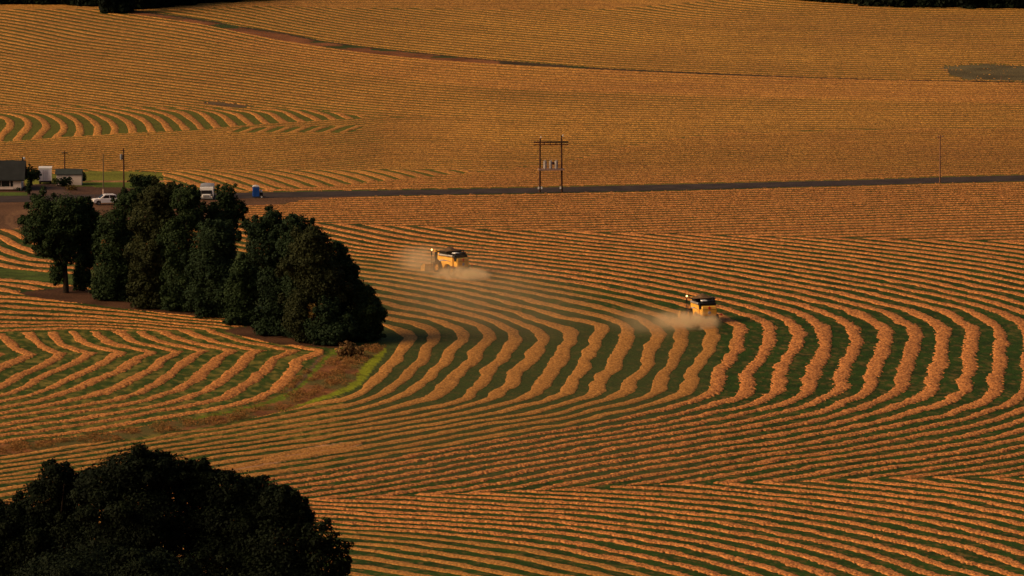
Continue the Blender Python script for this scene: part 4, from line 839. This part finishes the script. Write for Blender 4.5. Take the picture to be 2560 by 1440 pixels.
# ------------------------------------------------------------------ power poles
WOOD = mat("weathered dark pole wood", (0.075, 0.036, 0.026), 0.9, 0.1, noise=(1.5, 0.6)); WOODL = mat("light brown pole wood", (0.22, 0.115, 0.075), 0.9, 0.1, noise=(1.5, 0.75))  # the second wood is simply a lighter brown
TRF = mat("grey transformer paint", (0.42, 0.38, 0.36), 0.5, 0.3, noise=(1.5, 0.75)); PLAT = mat("pale platform timber", (0.30, 0.19, 0.15), 0.9, 0.1)
def pxs(base): return mpp(*base)
A = P(1349.5, 481.5); B = P(1404.5, 481.0); R = empty("transformer_poles", (A + B) / 2, math.atan2(B.y - A.y, B.x - A.x), "two dark poles side by side carrying three grey transformers on a platform", "power poles")
k = pxs((1377, 481)); w = (B - A).length / 2; zz = lambda py: (481 - py) * k / cp
for sx, top in ((-1, 345), (1, 339)): MB().tube((sx * w, 0, -0.3), (sx * w * 0.97, 0, zz(top)), 0.19, 0.13, 12).build("pole", WOOD, R)
for py, hh in ((355, .13), (361.5, .10)): MB().box(-w - 1.15, w + 1.15, -0.3, -0.2, zz(py) - hh, zz(py) + hh).build("crossarm", WOOD, R)
for px in (1360, 1375, 1389.5): MB().box((px - 1377) * k - .07, (px - 1377) * k + .07, -0.34, -0.305, zz(362), zz(355)).build("arm_brace", WOOD, R)
for sx, top in ((-1, 344), (1, 341)): MB().tube((sx * w + .2, -.1, zz(top)), (sx * w + .2, -.1, zz(top) + .3), 0.07, .09, 8).build("insulator", WHITE, R)
MB().box(-w - 0.3, w + 0.35, -0.75, 0.75, zz(423.5) - .13, zz(423.5) + .13).build("platform", PLAT, R)
for px, ww in ((1362.5, 4.3), (1376.5, 3.8), (1390.8, 4.2)):
    m = MB(); x = (px - 1377) * k; r = ww * k; z0 = zz(423.5) + .13
    m.tube((x, 0, z0 + .1), (x, 0, zz(403)), r, n=16); m.tube((x, 0, z0), (x, 0, z0 + .1), r * .8, n=12); m.tube((x, 0, zz(403)), (x, 0, zz(403) + .06), r * .9, r * .5, 12); t_ = m.build("transformer", TRF, R)
    for q in (-.4, .4): MB().tube((x + r * q, -.1, zz(403) + .05), (x + r * q, -.1, zz(403) + .3), .05, n=8).build("bushing", TRF, t_)
MB().box((1381 - 1377) * k, (1386 - 1377) * k, .1, .5, zz(412), zz(405)).build("control_box", mat("brown box", (0.16, 0.07, 0.05)), R)
for px in (1346, 1353.5, 1401): MB().box((px - 1377) * k - .13, (px - 1377) * k + .13, -.28, -.2, zz(472), zz(466)).build("marker_plate", WHITE, R)

def pole(base, toppx, label, m=WOOD, r=0.14, arm=None, can=False, white=False):
    R = empty("utility_pole", P(*base), 0.1, label, "utility pole"); h = hgt(*base, base[1] - toppx)
    MB().tube((0, 0, -.3), (0, 0, h), r, r * .65, 10).build("pole", m, R)
    if arm: MB().box(-arm, arm, -.18, -.08, h - .5, h - .36).build("crossarm", m, R); [MB().tube((arm * q, -.13, h - .36), (arm * q, -.13, h - .15), .05, n=7).build("insulator", GREY, R) for q in (-.8, .8)]
    if can: MB().tube((-.42, -.1, h - 2.1), (-.42, -.1, h - 1.2), .27, n=14).tube((-.42, -.1, h - 1.2), (-.42, -.1, h - 1.1), .2, .08, 10).build("transformer", GREY, R); MB().box(-.6, -.1, -.1, -.02, h - .55, h - .45).build("bracket", m, R)
    if white: MB().tube((0, 0, 0), (0, 0, 1.2), r * 1.25, n=10).build("guard_sleeve", mat("pale sleeve", (0.5, 0.33, 0.26)), R)
    return R
pole((2350, 457), 337, "lone tall pale pole by the road at the right", WOODL, .15, arm=.55)
pole((162, 447), 377, "brown utility pole behind the white shed", WOOD, .15, arm=.5)
pole((258.5, 489), 384, "slim greyish utility pole with a pale foot sleeve by the roadside", mat("grey pole wood", (0.13, 0.095, 0.065), .9, .1), .11, white=True)
pole((309.5, 468), 370, "utility pole with a grey transformer can at the lawn's right end", WOOD, .16, can=True)
R = empty("yard_light", P(60, 462), 0, "yard light with a white dome on a slim post beside the house", "yard light"); h = hgt(60, 462, 66)
MB().tube((0, 0, 0), (0, 0, h - .3), .06, .05, 8).build("post", WOODL, R); MB().ball((0, 0, h), .28, 14, 8, .24).build("dome", WHITE, R)
for i, (x, y, hh, lb) in enumerate([(2503, 205, 15, "thin fence post standing right of the bare patch near the ditch"), (2522, 206, 9, "short fence post at the far right end of the ditch"), (389, 436, 5, "short dark post beside the flat-topped yard tree"), (237, 495, 8, "small pinkish marker post on the verge left of the white pickup")]):
    m = MB(); h = hgt(x, y, hh); m.tube((0, 0, -.1), (0, 0, h), .07 if i != 3 else .05, .06 if i != 3 else .04, 8); m.tube((0, 0, h), (0, 0, h + .05), .08 if i != 3 else .05, .02, 8); o = m.build("post", WOODL, None); o.location = P(x, y); tag(o, lb, "post")

# ------------------------------------------------------------------ farmyard
PINK = mat("pale painted wall", (0.76, 0.60, 0.52), 0.8, 0.2, noise=(0.6, 0.88)); ROOF = mat("dark shingle roof", (0.026, 0.028, 0.028), 0.9, 0.15, noise=(0.7, 0.75), bump=(2, .4)); ROOFG = mat("grey green roof", (0.040, 0.048, 0.044), 0.85, 0.2, noise=(1, .8))
RED_B = mat("dark brick foot", (0.06, 0.025, 0.018), .9, .1)
base = (0, 477); k = pxs(base); g = P(0, 477); R = empty("farm_house", g, 0, "low farmhouse with a wide dark roof and pale walls, cut by the left edge", "house")
X = lambda px: (px - 0) * k; Zh = lambda py: (477 - py) * k / cp
dpt = 8.0; xr = X(53); xl = X(-115); eav = Zh(450); 
wl_ = MB()
xw0, xw1 = X(-30), X(33)
wl_.box(xl, xw0, 0, dpt, 0, eav); wl_.box(xw1, xr, 0, dpt, 0, eav); wl_.box(xw0 + .002, xw1 - .002, 0.0, .25, 0, Zh(467)); wl_.box(xw0 + .002, xw1 - .002, 1.4, dpt, 0, eav)
wall = wl_.build("wall", PINK, R)
MB().box(xl - .01, xr - .6, -.06, -.004, -.1, .28).build("brick_foot", RED_B, R)
for a_, b_ in ((-28, 2), (3.5, 23.5), (26, 32.5)):
    MB().box(X(a_), X(b_), .35, .42, Zh(466.5), eav - .1).build("window", GLASS, R)
for a_, b_ in ((2, 3.2), (23.8, 25.6)): MB().box(X(a_), X(b_), .22, .34, Zh(466.8), eav - .06).build("mullion", PINK, R)
ov = .7; rz_ = Zh(414); ry = dpt / 2
rf = MB(); pr = [(-ov, eav - .12), (ry, eav + 3.0), (dpt + ov, eav - .12), (dpt + ov, eav + .08), (ry, eav + 3.22), (-ov, eav + .08)]
rf.prism(pr, xl - .5, X(62)); ro = rf.build("roof", ROOF, R)
MB().prism([(0.05, eav - .05), (ry, eav + 2.85), (dpt - .05, eav - .05)], xr - .12, xr - .02).build("gable", PINK, R)
MB().tube((X(54), ry, eav + 3.0), (X(54), ry, eav + 3.75), .14, n=10).build("flue", ROOF, ro)
# shed
base = (172, 463); k = pxs(base); g = P(172, 463); R = empty("shed", g, 0.0, "small white shed with a low grey-green roof beside the lawn", "shed")
x0, x1 = (141 - 172) * k, (204 - 172) * k; hw_ = hgt(*base, 27); d_ = 3.2
MB().box(x0, x1, 0, d_, 0, hw_).build("wall", PINK, R)
MB().prism([(-.25, hw_ - .06), (d_ * .55, hw_ + .75), (d_ + .3, hw_ - .06), (d_ + .3, hw_ + .06), (d_ * .55, hw_ + .88), (-.25, hw_ + .06)], x0 - .25, x1 + .12).build("roof", ROOFG, R)
for q in (.9, 1.9): MB().box(x0 + q, x0 + q + .04, -.01, -.001, 0, hw_ - .1).build("door_seam", GREY, R)
# white box trailer
base = (113, 461); k = pxs(base); R = empty("box_trailer", P(113, 461), 0.03, "white box trailer seen from its rear doors, parked at the head of the drive", "trailer")
wd = 16 * k; h0 = hgt(*base, 9); h1 = hgt(*base, 40)
bx = MB().box(-wd, wd, 0, 3.4, h0, h1).build("box", mat("shade tinted white box", (0.62, 0.58, 0.66), .5, .3, noise=(.7, .85)), R)  # cool shade on the rear is mixed into this lavender white
fr = MB(); fr.box(-wd - .02, -wd + .12, -.06, 0, h0, h1); fr.box(wd - .12, wd + .02, -.06, 0, h0, h1); fr.box(-wd - .06, wd + .06, -.08, 3.45, h1 + .003, h1 + .09); fr.box(-wd + .12, wd - .12, -.05, 0, h1 - .18, h1 - .0); fr.build("door_frame", WHITE, bx)
MB().box(-.012, .012, -.03, -.002, h0 + .02, h1 - .2).box(-.35, -.31, -.04, -.002, h0 + .1, h1 - .3).box(.31, .35, -.04, -.002, h0 + .1, h1 - .3).build("door_bar", GREY, bx)
wo = MB(); wo.box(-.95, .3, -.012, -.003, h0 + 1.35, h0 + 1.38); wo.prism([(-.6, h0 + 1.5), (.1, h0 + 1.62), (.5, h0 + 1.55), (.1, h0 + 1.7)], -.012, -.003, 'y'); wo.build("faded_lettering", mat("faded pink print", (0.45, 0.28, 0.27)), bx)
MB().box(-wd + .1, wd - .1, .1, 3.3, h0 - .25, h0 - .01).box(-wd + .05, wd - .05, -.05, .08, .35, .55).build("chassis", BLK, R)
for sx in (-1, 1):
    for y in (1.0, 2.1): wheel("wheel", (sx * (wd - .22), y, .42), .42, .34, R, GREY, 0)
# white pickup
base = (258, 511); R = empty("pickup", P(268, 511.5), math.radians(90 + 14), "white pickup with dark windows heading left out of the grove's shade", "pickup")
PW = mat("white car paint", (0.86, 0.80, 0.80), 0.28, 0.5)
bd = MB(); L = 2.75
pr = [(-L, .55), (-L, 1.12), (-.9, 1.15), (-.55, 1.18), (1.25, 1.16), (2.3, 1.10), (2.68, .98), (2.75, .62), (2.65, .45), (2.25, .45), (2.18, .72), (1.9, .88), (1.6, .88), (1.32, .72), (1.25, .42), (-1.2, .42), (-1.28, .72), (-1.55, .88), (-1.85, .88), (-2.12, .72), (-2.2, .5)]
body = bd.prism(pr, -.98, .98, 'x', inset=.07).build("body", PW, R)
MB().prism([(-1.75, 1.14), (-1.45, 1.80), (-1.1, 1.88), (.45, 1.90), (.68, 1.84), (1.5, 1.16)], -.86, .86, 'x', inset=.08).build("cabin", PW, R)
for sx in (-1, 1):
    MB().prism([(-1.5, 1.22), (-1.3, 1.72), (-.32, 1.76), (-.32, 1.22)], sx * .855 - .012, sx * .855 + .012).prism([(-.22, 1.22), (-.22, 1.76), (.45, 1.75), (.55, 1.70), (1.08, 1.22)], sx * .855 - .012, sx * .855 + .012).build("side_window", GLASS, R)
    wheel("wheel", (sx * .86, 1.75, .40), .40, .26, R, GREY, 0); wheel("wheel", (sx * .86, -1.7, .40), .40, .26, R, GREY, 0)
    MB().box(sx * .66 - .2, sx * .66 + .2, 2.70, 2.76, .82, .98).build("headlight", mat("headlight glass", (.6, .55, .5), .2, .6), R)
MB().add([(-.72, .74, 1.80), (.72, .74, 1.80), (.78, 1.44, 1.20), (-.78, 1.44, 1.20), (-.72, .78, 1.83), (.72, .78, 1.83), (.78, 1.48, 1.22), (-.78, 1.48, 1.22)], [(4, 5, 6, 7), (0, 3, 2, 1), (0, 1, 5, 4), (1, 2, 6, 5), (2, 3, 7, 6), (3, 0, 4, 7)]).build("windscreen", GLASS, R)
MB().box(-.95, .95, 2.66, 2.80, .44, .62).box(-.5, .5, 2.71, 2.765, .7, .92).build("bumper", GREY, R)
# white grain truck facing the viewer
base = (516, 499); k = pxs(base); R = empty("grain_truck", P(516, 499), 0.0, "white grain truck facing the viewer, half hidden behind the grove's tree tops", "truck")
hh = lambda d: hgt(*base, d)
MB().box(-1.22, 1.22, 2.6, 7.4, hh(10), hh(30)).build("grain_box", WHITE, R)
tp = [(-1.26, hh(29)), (1.26, hh(29)), (1.22, hh(30.5)), (.7, hh(32)), (0, hh(32.6)), (-.7, hh(32)), (-1.22, hh(30.5))]
MB().prism(tp, 2.55, 7.5, 'y').build("tarp", mat("grey tarp", (0.26, 0.26, 0.29), .7, .2), R)
MB().box(-1.22, 1.22, .9, 2.5, hh(6), hh(29), .05).build("cab", WHITE, R)
MB().box(-.95, .95, .86, .93, hh(13), hh(22)).build("windscreen", GLASS, R)
MB().box(-.72, .72, -.7, .9, hh(5), hh(12), .06).build("bonnet", WHITE, R)
MB().box(-.55, .55, -.76, -.705, hh(6), hh(12)).build("grille", GREY, R)
MB().box(-1.18, 1.18, -.95, -.72, hh(3), hh(6)).build("bumper", GREY, R)
for sx in (-1, 1):
    wheel("front_wheel", (sx * 1.0, 0, .5), .5, .3, R, GREY, 0); wheel("rear_wheel", (sx * .95, 5.6, .5), .5, .5, R, GREY, 0); wheel("rear_wheel", (sx * .95, 6.8, .5), .5, .5, R, GREY, 0)
    MB().box(sx * 1.42 - .1, sx * 1.42 + .1, .8, .86, hh(17), hh(26)).tube((sx * 1.1, .85, hh(24)), (sx * 1.4, .85, hh(24)), .02, n=6).build("mirror", BLK, R)
    MB().box(sx * .92 - .16, sx * .92 + .16, -.72, -.66, hh(6.5), hh(9.5)).build("headlight", mat("lamp glass", (.7, .6, .5), .2, .6), R)
# blue portable toilet on a trailer
base = (640, 497); k = pxs(base); g = P(640, 495); R = empty("portable_toilet", (g.x, g.y, .0), 0.12, "bright blue portable toilet with a white roof standing by the road", "portable toilet")
BLU = mat("blue moulded plastic", (0.012, 0.10, 0.42), .45, .4, noise=(1, .8)); z0 = .32; hw_ = .56; ht = hgt(*base, 27) + .1
bd = MB().box(-hw_, hw_, -.56, .56, z0, ht).build("cabin", BLU, R)
rb = MB()
for i in range(5): x = -.44 + .22 * i; rb.box(x - .02, x + .02, -.585, -.562, z0 + .1, ht - .08)
for i in range(5): y = -.44 + .22 * i; rb.box(-.585, -.562, y - .02, y + .02, z0 + .1, ht - .08)
rb.build("wall_rib", BLU, bd)
MB().prism([(-.60, ht), (.60, ht), (.60, ht + .08), (.42, ht + .2), (0, ht + .27), (-.42, ht + .2), (-.60, ht + .08)], -.6, .6, 'y').build("roof", mat("white translucent roof", (.68, .66, .68), .5, .3), R)
R = empty("toilet_trailer", (g.x + .3, g.y, 0), 0.12, "small trailer with one wheel and a pale tank beneath and beside the blue toilet", "trailer")
MB().box(-1.0, 1.05, -.5, .5, .22, .31).box(1.05, 1.55, -.04, .04, .22, .3).build("bed", BLK, R)
wheel("wheel", (.62, -.62, .27), .27, .18, R, WHITE, 0).rotation_euler = (0, 0, 0)
for w_ in R.children:
    if w_.name.startswith("wheel"):
        w_.matrix_basis = Matrix.Translation(Vector((.62, -.62, .27))) @ Matrix.Rotation(math.radians(90), 4, 'Z') @ Matrix.Translation(-Vector((.62, -.62, .27)))
MB().box(.35, .95, -.35, .35, .32, .95, .03).build("water_box", BLK, R); MB().ball((.62, 0, 1.2), .28, 14, 8).build("tank", WHITE, R)
# white upright thing on the drive above the left tree
R = empty("mailbox", P(113, 492), 0, "tiny white mailbox on a post at the foot of the drive", "mailbox")
MB().tube((0, 0, 0), (0, 0, 1.0), .05, n=8).build("post", WOODL, R); MB().prism([(-.16, 1.0), (.16, 1.0), (.16, 1.2), (.1, 1.3), (0, 1.34), (-.1, 1.3), (-.16, 1.2)], -.25, .25, 'y').build("box", WHITE, R)
